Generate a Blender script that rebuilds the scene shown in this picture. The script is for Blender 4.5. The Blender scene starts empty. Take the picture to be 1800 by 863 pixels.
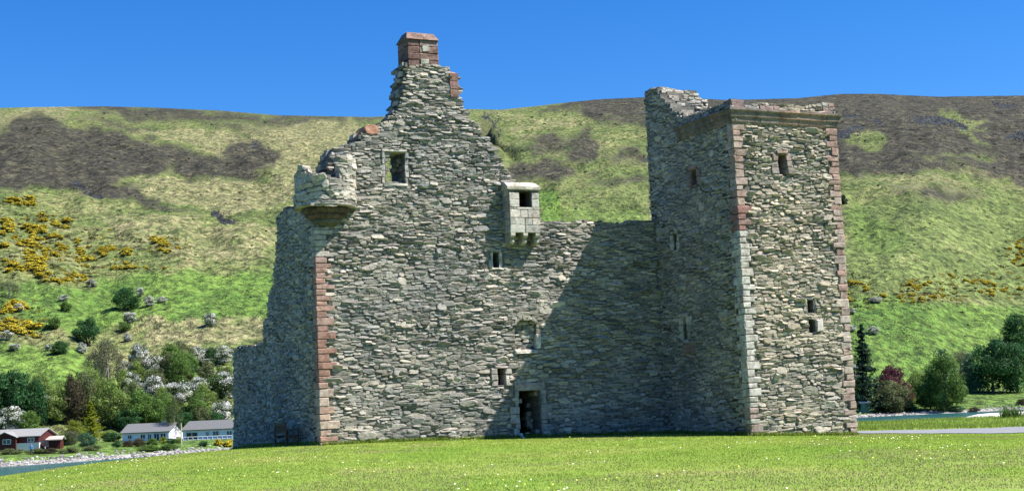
import bpy, math, random
import numpy as np
from mathutils import Matrix, Vector
R = math.radians
SC = bpy.context.scene
COL = SC.collection
random.seed(7)
rng = np.random.default_rng(11)

# ---------------------------------------------------------------- camera
EYE = 1.6
FPX = 2500.0            # focal length in pixels of the 1800 px wide photograph
PITCH = math.atan((715 - 431.5) / FPX)
ROLL = 0.044
cf = np.array([0, math.cos(PITCH), math.sin(PITCH)])
cu0 = np.array([0, -math.sin(PITCH), math.cos(PITCH)])
cr0 = np.array([1.0, 0, 0])
cr = cr0 * math.cos(ROLL) - cu0 * math.sin(ROLL)
cu = cu0 * math.cos(ROLL) + cr0 * math.sin(ROLL)
cam_d = bpy.data.cameras.new('camera')
cam = bpy.data.objects.new('camera', cam_d)
COL.objects.link(cam)
M = Matrix.Identity(4)
for i in range(3):
    M[i][0] = cr[i]; M[i][1] = cu[i]; M[i][2] = -cf[i]
M[2][3] = EYE
cam.matrix_world = M
cam_d.sensor_width = 36
cam_d.lens = 36 * FPX / 1800
cam_d.clip_start = 0.5
cam_d.clip_end = 9000
SC.camera = cam

# ---------------------------------------------------------------- light
SUN_EL, SUN_AZ = 51.5, 96.0       # azimuth clockwise from +Y (the way the camera looks)
SC.world = bpy.data.worlds.new('World')
SC.world.use_nodes = True
wn = SC.world.node_tree
wn.nodes.clear()
wo = wn.nodes.new('ShaderNodeOutputWorld')
wb = wn.nodes.new('ShaderNodeBackground')
sk = wn.nodes.new('ShaderNodeTexSky')
sk.sky_type = 'NISHITA'
sk.sun_disc = False
sk.sun_elevation = R(SUN_EL)
sk.sun_rotation = R(SUN_AZ)
sk.air_density = 1.0
sk.dust_density = 0.1
sk.ozone_density = 3.0
wb.inputs['Strength'].default_value = 0.05
hs = wn.nodes.new('ShaderNodeHueSaturation')
hs.inputs['Saturation'].default_value = 1.38
hs.inputs['Hue'].default_value = 0.5
wn.links.new(sk.outputs[0], hs.inputs['Color'])
tn = wn.nodes.new('ShaderNodeMix'); tn.data_type = 'RGBA'; tn.blend_type = 'MULTIPLY'; tn.inputs[0].default_value = 1.0; tn.inputs[7].default_value = (0.80, 1.13, 1.56, 1)
wn.links.new(hs.outputs[0], tn.inputs[6]); wn.links.new(tn.outputs[2], wb.inputs['Color'])
wn.links.new(wb.outputs[0], wo.inputs['Surface'])
sd = bpy.data.lights.new('sun', 'SUN')
sd.energy = 5.0
sd.angle = R(0.53)
sd.color = (1.0, 0.95, 0.885)
so = bpy.data.objects.new('sun', sd)
COL.objects.link(so)
S = Vector((math.sin(R(SUN_AZ)) * math.cos(R(SUN_EL)), math.cos(R(SUN_AZ)) * math.cos(R(SUN_EL)), math.sin(R(SUN_EL))))
so.rotation_euler = S.to_track_quat('Z', 'Y').to_euler()
SC.view_settings.view_transform = 'Standard'
SC.view_settings.look = 'None'
SC.view_settings.exposure = 1.14
SC.view_settings.gamma = 1
SC.view_settings.use_curve_mapping = False
SC.cycles.max_bounces = 5
SC.cycles.diffuse_bounces = 1
SC.cycles.transparent_max_bounces = 6

# ---------------------------------------------------------------- helpers
def ray(px, py):
    d = cf + cr * ((px - 900) / FPX) + cu * ((431.5 - py) / FPX)
    return d / d[1]                     # scaled so that Y = distance ahead
def at(px, py, Y):
    d = ray(px, py)
    return np.array([d[0] * Y, Y, EYE + d[2] * Y])
def project(X, Y, Z):
    x = np.asarray(X, float); y = np.asarray(Y, float); z = np.asarray(Z, float) - EYE
    de = x * cf[0] + y * cf[1] + z * cf[2]
    a = x * cr[0] + y * cr[1] + z * cr[2]
    b = x * cu[0] + y * cu[1] + z * cu[2]
    return 900 + FPX * a / de, 431.5 - FPX * b / de

def hash2(ix, iy, s):
    h = (ix.astype(np.int64) * 374761393 + iy.astype(np.int64) * 668265263 + s * 974634777) & 0xffffffff
    h = ((h ^ (h >> 13)) * 1274126177) & 0xffffffff
    return ((h ^ (h >> 16)) & 0xffff) / 65535.0
def vnoise(x, y, s=0):
    x = np.asarray(x, float); y = np.asarray(y, float)
    ix = np.floor(x); iy = np.floor(y)
    fx = x - ix; fy = y - iy
    fx = fx * fx * (3 - 2 * fx); fy = fy * fy * (3 - 2 * fy)
    a = hash2(ix, iy, s); b = hash2(ix + 1, iy, s); c = hash2(ix, iy + 1, s); d = hash2(ix + 1, iy + 1, s)
    return (a * (1 - fx) + b * fx) * (1 - fy) + (c * (1 - fx) + d * fx) * fy
def fbm(x, y, s=0, o=4):
    t = 0; a = .5; n = 0
    for k in range(o):
        t = t + a * vnoise(np.asarray(x) * 2 ** k, np.asarray(y) * 2 ** k, s + k); n += a; a *= .5
    return t / n

def in_poly(x, y, poly):
    x = np.asarray(x, float); y = np.asarray(y, float)
    r = np.zeros(x.shape, bool)
    n = len(poly)
    for i in range(n):
        x1, y1 = poly[i]; x2, y2 = poly[(i + 1) % n]
        if y1 == y2: continue
        c = ((y1 > y) != (y2 > y)) & (x < (x2 - x1) * (y - y1) / (y2 - y1) + x1)
        r ^= c
    return r
def soft_poly(x, y, poly, soft):
    ins = in_poly(x, y, poly)
    dm = np.full(x.shape, 1e9)
    n = len(poly)
    for i in range(n):
        x1, y1 = poly[i]; x2, y2 = poly[(i + 1) % n]
        dx, dy = x2 - x1, y2 - y1
        t = np.clip(((x - x1) * dx + (y - y1) * dy) / (dx * dx + dy * dy + 1e-9), 0, 1)
        dm = np.minimum(dm, np.hypot(x - x1 - t * dx, y - y1 - t * dy))
    sdv = np.where(ins, dm, -dm)
    return np.clip(.5 + sdv / (2 * soft), 0, 1)

class MB:
    """collects vertices, faces and a colour per vertex; build() links ONE mesh object"""
    def __init__(s):
        s.v = []; s.q = []; s.t = []; s.c = []; s.n = 0; s.qm = []; s.tm = []
    def add(s, v, quads=None, tris=None, col=(.5, .5, .5), mat=0):
        v = np.asarray(v, float).reshape(-1, 3)
        s.v.append(v)
        c = np.asarray(col, float)
        if c.ndim == 1: c = np.tile(c[:3], (len(v), 1))
        s.c.append(c[:, :3])
        if quads is not None and len(quads):
            quads = np.asarray(quads, np.int64).reshape(-1, 4)
            s.q.append(quads + s.n); s.qm.append(np.full(len(quads), mat))
        if tris is not None and len(tris):
            tris = np.asarray(tris, np.int64).reshape(-1, 3)
            s.t.append(tris + s.n); s.tm.append(np.full(len(tris), mat))
        s.n += len(v)
    def box(s, c, size, rot=0.0, col=(.5, .5, .5), mat=0):
        cx, cy, cz = c; a, b, h = size[0] / 2, size[1] / 2, size[2] / 2
        co, si = math.cos(rot), math.sin(rot)
        v = [(cx + x * co - y * si, cy + x * si + y * co, cz + z) for z in (-h, h) for (x, y) in ((-a, -b), (a, -b), (a, b), (-a, b))]
        s.add(v, [(3, 2, 1, 0), (4, 5, 6, 7), (0, 1, 5, 4), (1, 2, 6, 5), (2, 3, 7, 6), (3, 0, 4, 7)], col=col, mat=mat)
    def hexa(s, p, col=(.5, .5, .5), mat=0):
        s.add(p, [(3, 2, 1, 0), (4, 5, 6, 7), (0, 1, 5, 4), (1, 2, 6, 5), (2, 3, 7, 6), (3, 0, 4, 7)], col=col, mat=mat)
    def tube(s, p0, p1, r0, r1, n=8, col=(.5, .5, .5), mat=0):
        p0 = np.array(p0, float); p1 = np.array(p1, float)
        d = p1 - p0; d /= np.linalg.norm(d) + 1e-9
        a = np.cross(d, (0, 0, 1) if abs(d[2]) < .9 else (1, 0, 0)); a /= np.linalg.norm(a); b = np.cross(d, a)
        an = np.arange(n) * 2 * math.pi / n
        ring = np.cos(an)[:, None] * a + np.sin(an)[:, None] * b
        v = np.vstack([p0 + ring * r0, p1 + ring * r1, p0[None], p1[None]])
        q = [(i, (i + 1) % n, n + (i + 1) % n, n + i) for i in range(n)]
        t = [((i + 1) % n, i, 2 * n) for i in range(n)] + [(n + i, n + (i + 1) % n, 2 * n + 1) for i in range(n)]
        s.add(v, q, t, col=col, mat=mat)
    def build(s, name, mats, parent=None, origin=None):
        me = bpy.data.meshes.new(name)
        v = np.vstack(s.v)
        if origin is not None: v = v - np.asarray(origin, float)
        q = np.vstack(s.q) if s.q else np.zeros((0, 4), np.int64)
        t = np.vstack(s.t) if s.t else np.zeros((0, 3), np.int64)
        me.vertices.add(len(v)); me.vertices.foreach_set('co', v.ravel().astype(np.float32))
        lv = np.concatenate([q.ravel(), t.ravel()]).astype(np.int32)
        me.loops.add(len(lv)); me.loops.foreach_set('vertex_index', lv)
        ls = np.concatenate([np.arange(len(q)) * 4, len(q) * 4 + np.arange(len(t)) * 3]).astype(np.int32)
        me.polygons.add(len(ls)); me.polygons.foreach_set('loop_start', ls)
        mats = mats if isinstance(mats, (list, tuple)) else [mats]
        for m in mats: me.materials.append(m)
        mi = np.concatenate([np.concatenate(s.qm) if s.qm else np.zeros(0), np.concatenate(s.tm) if s.tm else np.zeros(0)]).astype(np.int32)
        me.polygons.foreach_set('material_index', mi)
        me.polygons.foreach_set('use_smooth', np.zeros(len(ls), bool))
        ca = me.attributes.new('tint', 'FLOAT_COLOR', 'POINT')
        c = np.vstack(s.c); c4 = np.ones((len(c), 4), np.float32); c4[:, :3] = c
        ca.data.foreach_set('color', c4.ravel())
        me.update(calc_edges=True)
        me.validate()
        o = bpy.data.objects.new(name, me)
        COL.objects.link(o)
        if origin is not None: o.location = Vector([float(a) for a in origin])
        if parent is not None:
            o.parent = parent
            # all parents sit unrotated: keep world coordinates
            off = Vector((0, 0, 0)); p = parent
            while p is not None: off += p.location; p = p.parent
            o.location = o.location - off
        return o

def tag(o, label=None, cat=None, group=None, kind=None):
    if label: o['label'] = label
    if cat: o['category'] = cat
    if group: o['group'] = group
    if kind: o['kind'] = kind
    return o
def empty(name, loc):
    o = bpy.data.objects.new(name, None); COL.objects.link(o)
    o.location = Vector([float(a) for a in loc]); o.empty_display_size = .3
    return o
def copy_tree(o, parent=None):
    c = o.copy(); COL.objects.link(c); c.parent = parent
    for ch in list(o.children): copy_tree(ch, c)
    return c

# ---------------------------------------------------------------- materials
class NT:
    def __init__(s, name):
        s.m = bpy.data.materials.new(name); s.m.use_nodes = True
        s.t = s.m.node_tree; s.p = s.t.nodes['Principled BSDF']; s.out = s.t.nodes['Material Output']
        s.p.inputs['Roughness'].default_value = .9
        s.p.inputs['Specular IOR Level'].default_value = .2
    def n(s, typ, **kw):
        nd = s.t.nodes.new(typ)
        for k, v in kw.items():
            if k.startswith('i_'):
                key = k[2:]
                key = int(key) if key.isdigit() else key.replace('_', ' ')
                nd.inputs[key].default_value = v
            else: setattr(nd, k, v)
        return nd
    def l(s, a, b): s.t.links.new(a, b)
    def attr(s, name): return s.n('ShaderNodeAttribute', attribute_name=name)
    def coord(s, scale=(1, 1, 1)):
        g = s.n('ShaderNodeNewGeometry'); m = s.n('ShaderNodeVectorMath', operation='MULTIPLY')
        s.l(g.outputs['Position'], m.inputs[0]); m.inputs[1].default_value = scale
        return m.outputs[0]
    def noise(s, vec, scale, detail=4, rough=.6):
        nd = s.n('ShaderNodeTexNoise', i_Scale=scale, i_Detail=detail, i_Roughness=rough)
        if vec is not None: s.l(vec, nd.inputs['Vector'])
        return nd.outputs['Fac']
    def ramp(s, fac, stops):
        r = s.n('ShaderNodeValToRGB'); e = r.color_ramp.elements
        while len(e) < len(stops): e.new(.5)
        for i, (p, c) in enumerate(stops):
            e[i].position = p; e[i].color = (c[0], c[1], c[2], 1) if hasattr(c, '__len__') else (c, c, c, 1)
        s.l(fac, r.inputs[0]); return r.outputs[0]
    def mix(s, a, b, fac=None, f=.5, blend='MIX'):
        m = s.n('ShaderNodeMix', data_type='RGBA', blend_type=blend)
        m.inputs[0].default_value = f
        if fac is not None: s.l(fac, m.inputs[0])
        for k, x in ((6, a), (7, b)):
            if hasattr(x, 'is_linked'): s.l(x, m.inputs[k])
            else: m.inputs[k].default_value = (x[0], x[1], x[2], 1)
        return m.outputs[2]
    def math(s, op, a, b=None, c=None):
        m = s.n('ShaderNodeMath', operation=op)
        for k, x in enumerate((a, b, c)):
            if x is None: continue
            if hasattr(x, 'is_linked'): s.l(x, m.inputs[k])
            else: m.inputs[k].default_value = x
        return m.outputs[0]
    def bump(s, h, dist, strength=1.0):
        b = s.n('ShaderNodeBump', i_Strength=strength, i_Distance=dist)
        s.l(h, b.inputs['Height']); s.l(b.outputs[0], s.p.inputs['Normal'])
    def col(s, c): s.l(c, s.p.inputs['Base Color'])

def m_stone(name, bump=.03, fine=True):
    k = NT(name)
    t = k.attr('tint').outputs['Color']
    p = k.coord((1, 1, 1.6))
    n1 = k.noise(p, 7, 5, .65)
    n2 = k.noise(k.coord((1, 1, 1)), .45, 3)
    v = k.ramp(n1, [(.28, .55), (.5, 1.0), (.75, 1.4)])
    c = k.mix(t, v, f=1, blend='MULTIPLY')
    w = k.ramp(n2, [(.35, (.80, .81, .82)), (.65, (1.14, 1.10, 1.03))])
    c = k.mix(c, w, f=1, blend='MULTIPLY')
    li = k.ramp(k.noise(p, 19, 4, .7), [(.60, 0), (.68, 1)])       # lichen and mortar smears
    lw = k.math('MULTIPLY', li, .45)
    c = k.mix(c, (.46, .45, .42), fac=lw)
    k.col(c)
    if bump < .02:
        st = k.ramp(k.noise(k.coord(), 2.3, 5, .7), [(.34, (.55, .54, .52)), (.5, (1, 1, 1)), (.68, (1.18, 1.22, 1.22))])
        c = k.mix(c, st, f=1, blend='MULTIPLY'); k.col(c)
    h = k.math('ADD', k.noise(p, 9, 6, .7), k.math('MULTIPLY', k.noise(k.coord((1, 1, 3)), 30, 3, .7), .4))
    k.bump(h, bump)
    k.p.inputs['Roughness'].default_value = .95
    return k.m
def m_flat(name, col, rough=.8, var=.15, scale=3, bump=0, metal=0, spec=.3):
    k = NT(name)
    c0 = tuple(x * (1 - var) for x in col); c1 = tuple(min(1, x * (1 + var)) for x in col)
    n = k.noise(k.coord(), scale, 4)
    k.col(k.ramp(n, [(.3, c0), (.7, c1)]))
    k.p.inputs['Roughness'].default_value = rough
    k.p.inputs['Metallic'].default_value = metal
    k.p.inputs['Specular IOR Level'].default_value = spec
    if bump: k.bump(n, bump)
    return k.m
def m_tint(name, rough=.8, bump=0, scale=6, lo=.75, hi=1.2, transl=0):
    k = NT(name)
    t = k.attr('tint').outputs['Color']
    n = k.noise(k.coord(), scale, 4)
    c = k.mix(t, k.ramp(n, [(.3, lo), (.7, hi)]), f=1, blend='MULTIPLY')
    k.col(c)
    k.p.inputs['Roughness'].default_value = rough
    if bump: k.bump(n, bump)
    if transl:
        tr = k.n('ShaderNodeBsdfTranslucent'); k.l(c, tr.inputs['Color'])
        mx = k.n('ShaderNodeMixShader'); mx.inputs[0].default_value = transl
        k.l(k.p.outputs[0], mx.inputs[1]); k.l(tr.outputs[0], mx.inputs[2]); k.l(mx.outputs[0], k.out.inputs['Surface'])
    return k.m
MAT = {}
MAT['stone'] = m_stone('rubble_stone', .035)
MAT['ashlar'] = m_stone('dressed_stone', .012)
MAT['leaf'] = m_tint('foliage', .6, 0, .6, .8, 1.2, .42)
MAT['grass'] = m_tint('grass_blades', .6, 0, .6, .85, 1.15, .5)
MAT['bark'] = m_tint('bark', .95, .03, 8)
MAT['paint'] = m_tint('painted', .6, 0, 2, .92, 1.05)
MAT['wood'] = m_tint('weathered_wood', .85, .005, 14, .7, 1.2)
MAT['rock'] = m_tint('shore_rock', .9, .05, 3, .7, 1.2)
MAT['glass'] = m_flat('window_glass', (.03, .05, .06), .12, .1, 1, spec=.6)
# ---------------------------------------------------------------- near ground
A3 = at(565, 782, 54.15)
FY = R(26)
U = np.array([math.cos(FY), math.sin(FY), 0]); N = np.array([math.sin(FY), -math.cos(FY), 0])   # along the front, and outward
CT = [(0, 0, 0), (-20, 5, 0), (20, 5, 0), (0, 27, 0), (-11, 27, -.05), (11, 27, -.05), (0, 40, .1), (9, 40, 0), (-9, 40, .2), (0, 48, .22), (16, 45, -.12), (24, 45, -.25),
      (-7.3, 54, .46), (0, 57.5, .33), (6.7, 61, .16), (9.5, 56, .04), (14.3, 58.6, -.17), (4, 54, .2), (-12.9, 65.7, .3), (-10, 60, .4), (-3, 66, .3),
      (-13.4, 55, .39), (-15.7, 52, .2), (-18, 50, .02), (-22, 50, -.5), (-21.6, 60, -.8), (-17, 66, -.35), (-20, 72, -1.2), (-15.5, 72, -.3), (-25, 40, -.5), (-16, 30, -.1),
      (20, 59, -.45), (26, 60, -.62), (22, 68, -.35), (30, 68, -.45), (24, 80, -.5), (32, 95, -.55), (20, 95, -.5), (45, 70, -.6), (40, 100, -.6), (14, 75, -.2), (3, 80, 0), (-8, 84, -.4)]
CT = np.array(CT, float)
def _rbf():
    P = CT[:, :2]; D = np.hypot(P[:, None, 0] - P[None, :, 0], P[:, None, 1] - P[None, :, 1])
    K = np.sqrt(D * D + 16.0)
    n = len(P); Am = np.zeros((n + 3, n + 3)); Am[:n, :n] = K + np.eye(n) * -.8
    Am[:n, n] = 1; Am[:n, n + 1:] = P; Am[n, :n] = 1; Am[n + 1:, :n] = P.T
    b = np.concatenate([CT[:, 2], [0, 0, 0]])
    return np.linalg.solve(Am, b)
RW = _rbf()
WATER = -3.4
def near_h(X, Y):
    X = np.asarray(X, float); Y = np.asarray(Y, float)
    sh = X.shape; x = np.clip(X, -32, 50).ravel(); y = np.clip(Y, -5, 105).ravel()
    D = np.hypot(x[:, None] - CT[None, :, 0], y[:, None] - CT[None, :, 1])
    h = np.sqrt(D * D + 16.0) @ RW[:len(CT)] + RW[len(CT)] + x * RW[len(CT) + 1] + y * RW[len(CT) + 2]
    h = h.reshape(sh)
    X = X + 0 * h; Y = Y + 0 * h
    h = h + .05 * (fbm(X * .25, Y * .25, 5) - .5)
    h = h + np.where(Y > 88, .25 * (fbm(X * .15, Y * .15, 9) - .5), 0)
    # the bank down to the loch
    sx = np.clip((X + 14) / 26, 0, 1); sx = sx * sx * (3 - 2 * sx)
    ys = 80 + 26 * sx + 2 * (fbm(X * .1, Y * 0, 3) - .5)
    drop = np.maximum(0, Y - ys) * .35
    dl = np.maximum(0, -26 - X) * .25
    return np.maximum(h - drop - dl, -7 + 0 * h)

def grid(xs, ys, fn):
    X, Y = np.meshgrid(xs, ys); Z = fn(X, Y)
    nx, ny = len(xs), len(ys)
    v = np.stack([X, Y, Z], -1).reshape(-1, 3)
    i = np.arange(ny - 1)[:, None] * nx + np.arange(nx - 1)[None, :]
    q = np.stack([i, i + 1, i + 1 + nx, i + nx], -1).reshape(-1, 4)
    return v, q
def axis(a, b, fine0, fine1, fs, cs):
    l = list(np.arange(a, fine0, cs)) + list(np.arange(fine0, fine1, fs)) + list(np.arange(fine1, b + .01, cs))
    return np.array(l)

k = NT('lawn')
p = k.coord((1, 1, 1))
big = k.noise(p, .18, 4, .6); mid = k.noise(p, 1.6, 4, .7); fin = k.noise(k.coord((1, .6, 1)), 26, 3, .7)
g1 = k.ramp(big, [(.32, (.135, .225, .026)), (.5, (.175, .255, .038)), (.68, (.255, .275, .080))])
g2 = k.ramp(mid, [(.30, .78), (.7, 1.25)])
g3 = k.ramp(fin, [(.25, .55), (.75, 1.4)])
c = k.mix(k.mix(g1, g2, f=1, blend='MULTIPLY'), g3, f=1, blend='MULTIPLY')
# below the bank the turf gives way to shingle
g = k.n('ShaderNodeNewGeometry'); sp = k.n('ShaderNodeSeparateXYZ'); k.l(g.outputs['Position'], sp.inputs[0])
bz = k.ramp(k.math('ADD', k.math('MULTIPLY', sp.outputs[2], -.5), k.math('MULTIPLY', mid, .15)), [(.78, 0), (.86, 1)])
c = k.mix(c, (.42, .40, .36), fac=bz)
k.col(c); k.bump(k.math('ADD', fin, k.math('MULTIPLY', mid, 1.5)), .03)
MAT['lawn'] = k.m
v, q = grid(axis(-70, 90, -30, 36, .5, 4), axis(-20, 135, 18, 100, .5, 3), near_h)
m = MB(); m.add(v, q, col=(.1, .2, .05)); tag(m.build('lawn', MAT['lawn']), kind='structure')
o = bpy.data.objects['lawn']; o.data.polygons.foreach_set('use_smooth', [True] * len(o.data.polygons))

# the sheet under everything, sea bed out to the horizon
m = MB(); m.add([(-4000, -600, -9), (4000, -600, -9), (4000, 6000, -9), (-4000, 6000, -9)], [(0, 1, 2, 3)])
tag(m.build('ground', m_flat('sea_bed', (.06, .07, .05))), kind='structure')

k = NT('loch_water')
k.p.inputs['Base Color'].default_value = (.022, .085, .082, 1)
k.p.inputs['Roughness'].default_value = .25
k.p.inputs['Specular IOR Level'].default_value = .10
k.bump(k.noise(k.coord((.5, 1, 1)), 1.2, 4, .6), .012)
m = MB(); m.add([(-1500, -500, WATER), (1500, -500, WATER), (1500, 700, WATER), (-1500, 700, WATER)], [(0, 1, 2, 3)])
tag(m.build('water', k.m), kind='structure')

# path of grey tarmac crossing behind the lawn on the right
PX = np.arange(14.5, 75, .5)
def path_y(x, s): return 61.0 + (x - 14) * .075 + s * (5.6 + .5 * np.sin(x * .3))
rows = [0, .2, .4, .6, .8, 1]
V = []
for s_ in rows:
    y = path_y(PX, s_) + (.18 * np.sin(PX * 2.1 + s_ * 9) + .12 * np.sin(PX * 5.3) if s_ in (0, 1) else 0)
    V.append(np.stack([PX, y, near_h(PX, y) + .03], -1))
V = np.array(V); nx = len(PX)
i = np.arange(len(rows) - 1)[:, None] * nx + np.arange(nx - 1)[None, :]
m = MB(); m.add(V.reshape(-1, 3), np.stack([i, i + 1, i + 1 + nx, i + nx], -1).reshape(-1, 4))
MAT['tarmac'] = m_flat('grey_tarmac', (.19, .195, .205), .9, .12, 3, .01)
tag(m.build('path', MAT['tarmac']), kind='structure')

# ---------------------------------------------------------------- far shore and hillside
RX = [-400, 0, 90, 180, 260, 380, 490, 650, 750, 820, 880, 940, 990, 1050, 1135, 1200, 1280, 1400, 1480, 1540, 1650, 1800, 2300]
RY = [196, 190, 188, 187, 189, 194, 203, 206, 200, 192, 193, 187, 181, 175, 171, 172, 176, 173, 165, 165, 170, 168, 160]
RD = 1150.0
_u = []; _z = []
for a, b in zip(RX, RY):
    P = at(a, b, RD); _u.append(P[0] / RD); _z.append(P[2])
_u = np.array(_u); _z = np.array(_z)
SU = np.array([-.7, -.36, -.25, -.14, 0, .15, .25, .36, .7])
SD = np.array([190, 193, 219, 240, 262, 276, 284, 290, 300.])       # water's edge
HU = np.array([-.7, -.36, -.2, 0, .2, .30, .36, .7])
HD = np.array([262, 262, 285, 300, 318, 335, 350, 370.])            # foot of the hill
def far_h(X, Y):
    u = X / np.maximum(Y, 1)
    sd_ = np.interp(u, SU, SD) + 3 * (fbm(u * 60, u * 0, 21) - .5); hd = np.interp(u, HU, HD); zr = np.interp(u, _u, _z)
    hz = np.interp(u, HU, [-1.6, -1.6, -1.2, -.6, .2, 1.2, 1.6, 1.6])
    r = Y
    z = np.where(r < sd_, WATER - (sd_ - r) * .12, 0)
    t = np.clip((r - sd_) / 9, 0, 1)
    z = np.where((r >= sd_), WATER + t * 1.0, z)
    t = np.clip((r - sd_ - 9) / np.maximum(hd - sd_ - 9, 4), 0, 1)
    z = np.where(r >= sd_ + 9, (WATER + 1.0) * (1 - t) + hz * t, z)
    t = np.clip((r - hd) / (RD - hd), 0, 1)
    prof = t ** 1.04 + .03 * np.sin(t * math.pi) 
    hill = hz + (zr - hz) * prof
    und = (fbm(u * 14 + 3, r * .004, 33, 5) - .5) * 22 * np.sin(np.clip(t, 0, 1) * math.pi) ** .7
    und = und + (fbm(u * 60, r * .05, 41, 5) - .5) * 6 * np.sin(np.clip(t * 1.0, 0, 1) * math.pi) ** .6
    pxx = 900 + u * FPX * 1.0
    gul = np.exp(-((u - (-.004 + .012 * np.sin(r * .012))) / .0035) ** 2) * 9 * np.clip((t - .45) * 5, 0, 1) * np.clip((.97 - t) * 8, 0, 1)
    z = np.where(r > hd, hill + und - gul, z)
    z = np.where(r > RD, zr - (r - RD) * .05 - ((r - RD) * .012) ** 2, z)
    return z
us = np.linspace(-.62, .62, 620)
rs = np.concatenate([np.linspace(150, 360, 150), 360 + (np.linspace(0, 1, 330) ** 1.25) * (RD + 5 - 360)])
rs = np.concatenate([rs, [RD + 30, RD + 80, RD + 200, RD + 450, RD + 900]])
Ug, Rg = np.meshgrid(us, rs)
Xg = Ug * Rg; Zg = far_h(Xg, Rg)
nx = len(us); ny = len(rs)
fv = np.stack([Xg, Rg, Zg], -1).reshape(-1, 3)
i = np.arange(ny - 1)[:, None] * nx + np.arange(nx - 1)[None, :]
fq = np.stack([i, i + 1, i + 1 + nx, i + nx], -1).reshape(-1, 4)
PXs, PYs = project(fv[:, 0], fv[:, 1], fv[:, 2])
wob = 22
qx = PXs + (fbm(PXs * .03, PYs * .05, 61) - .5) * 2.6 * wob + (fbm(PXs * .15, PYs * .3, 67) - .5) * 16
qy = PYs + (fbm(PXs * .03 + 40, PYs * .05, 62) - .5) * 1.5 * wob + (fbm(PXs * .15, PYs * .3, 68) - .5) * 8
HEA = [([(-200, 250), (0, 240), (40, 205), (100, 203), (150, 225), (215, 232), (290, 262), (340, 275), (400, 270), (420, 240), (470, 245), (490, 262), (480, 290), (450, 315), (400, 315), (330, 312), (300, 302), (250, 308), (205, 318), (240, 335), (300, 360), (350, 378), (270, 368), (200, 350), (160, 345), (100, 335), (0, 330), (-200, 330)], 1),
       ([(120, 184), (260, 180), (330, 184), (450, 198), (700, 200), (700, 211), (560, 214), (430, 218), (380, 213), (330, 218), (250, 208), (190, 203)], .8),
       ([(150, 206), (230, 214), (290, 225), (270, 236), (200, 226)], .8),
       ([(340, 205), (420, 215), (460, 225), (420, 232), (360, 222)], .7), 
       ([(905, 262), (945, 240), (985, 233), (1000, 245), (1040, 222), (1055, 245), (1050, 290), (1020, 300), (985, 270), (930, 275)], .75),
       ([(905, 285), (960, 278), (1010, 293), (1015, 312), (975, 318), (930, 312), (900, 330)], .9),
       ([(1060, 270), (1135, 255), (1135, 285), (1080, 282)], .8),
       ([(1020, 312), (1135, 300), (1140, 330), (1060, 328)], .7),
       ([(1000, 345), (1050, 340), (1030, 352)], .6),
       ([(940, 195), (990, 178), (1050, 160), (1135, 160), (1260, 160), (1300, 165), (1300, 215), (1135, 215), (1040, 208), (1010, 192)], 1),
       ([(1280, 160), (1470, 150), (2200, 140), (2200, 330), (1800, 325), (1740, 312), (1680, 292), (1620, 303), (1550, 300), (1480, 305), (1400, 300), (1300, 240)], 1),
       ([(1590, 335), (1640, 328), (1710, 342), (1700, 356), (1640, 352)], .8),
       ([(1560, 320), (1740, 320), (1740, 365), (1600, 372)], .35),
       ([(820, 250), (850, 190), (880, 190), (890, 240), (885, 300), (870, 310)], .5)]
CLR = [([(1640, 190), (1690, 198), (1730, 215), (1745, 228), (1700, 228), (1740, 268), (1705, 248), (1665, 222)], .9),
       ([(1475, 248), (1530, 232), (1555, 238), (1560, 262), (1530, 270), (1480, 262)], .85),
       ([(1590, 262), (1650, 266), (1760, 275), (1740, 290), (1640, 285)], .5),
       ([(60, 270), (90, 265), (110, 280), (60, 285)], .4)]
ROC = [([(1485, 190), (1520, 198), (1510, 206), (1480, 200)], 1), ([(1595, 208), (1640, 205), (1700, 214), (1705, 226), (1650, 222), (1600, 218)], 1),
       ([(1470, 232), (1515, 228), (1510, 248), (1470, 248)], 1), ([(1525, 212), (1560, 218), (1555, 226)], 1), ([(1780, 235), (1830, 230), (1830, 255), (1785, 250)], 1),
       ([(1740, 178), (1790, 180), (1790, 190), (1750, 188)], .8), ([(365, 372), (385, 370), (415, 385), (410, 394), (385, 390)], 1),
       ([(108, 322), (150, 330), (185, 346), (175, 352), (140, 338)], .8), ([(835, 195), (880, 200), (880, 250), (868, 215)], .7), ([(430, 240), (470, 250), (480, 262), (450, 256)], .6)]
GRN = [([(180, 485), (500, 470), (520, 560), (400, 575), (250, 560), (170, 545)], .9), ([(-100, 490), (170, 500), (230, 560), (160, 600), (0, 560), (-100, 560)], .8),
       ([(-100, 600), (130, 610), (190, 650), (180, 700), (60, 680), (-100, 690)], .9), ([(200, 390), (330, 395), (340, 425), (240, 420)], .6), ([(300, 635), (410, 640), (410, 690), (300, 690)], .8),
       ([(945, 330), (985, 338), (990, 395), (940, 395)], 1), ([(985, 360), (1150, 350), (1150, 420), (985, 420)], .55),
       ([(1480, 330), (1560, 380), (1620, 430), (1560, 460), (1480, 430)], .6), ([(1480, 520), (1800, 530), (2200, 530), (2200, 700), (1480, 700)], .9),
       ([(1650, 300), (1800, 340), (1800, 380), (1700, 330)], .5), ([(1480, 345), (2200, 340), (2200, 540), (1480, 520)], .45), ([(180, 300), (300, 310), (260, 320)], .8)]
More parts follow.
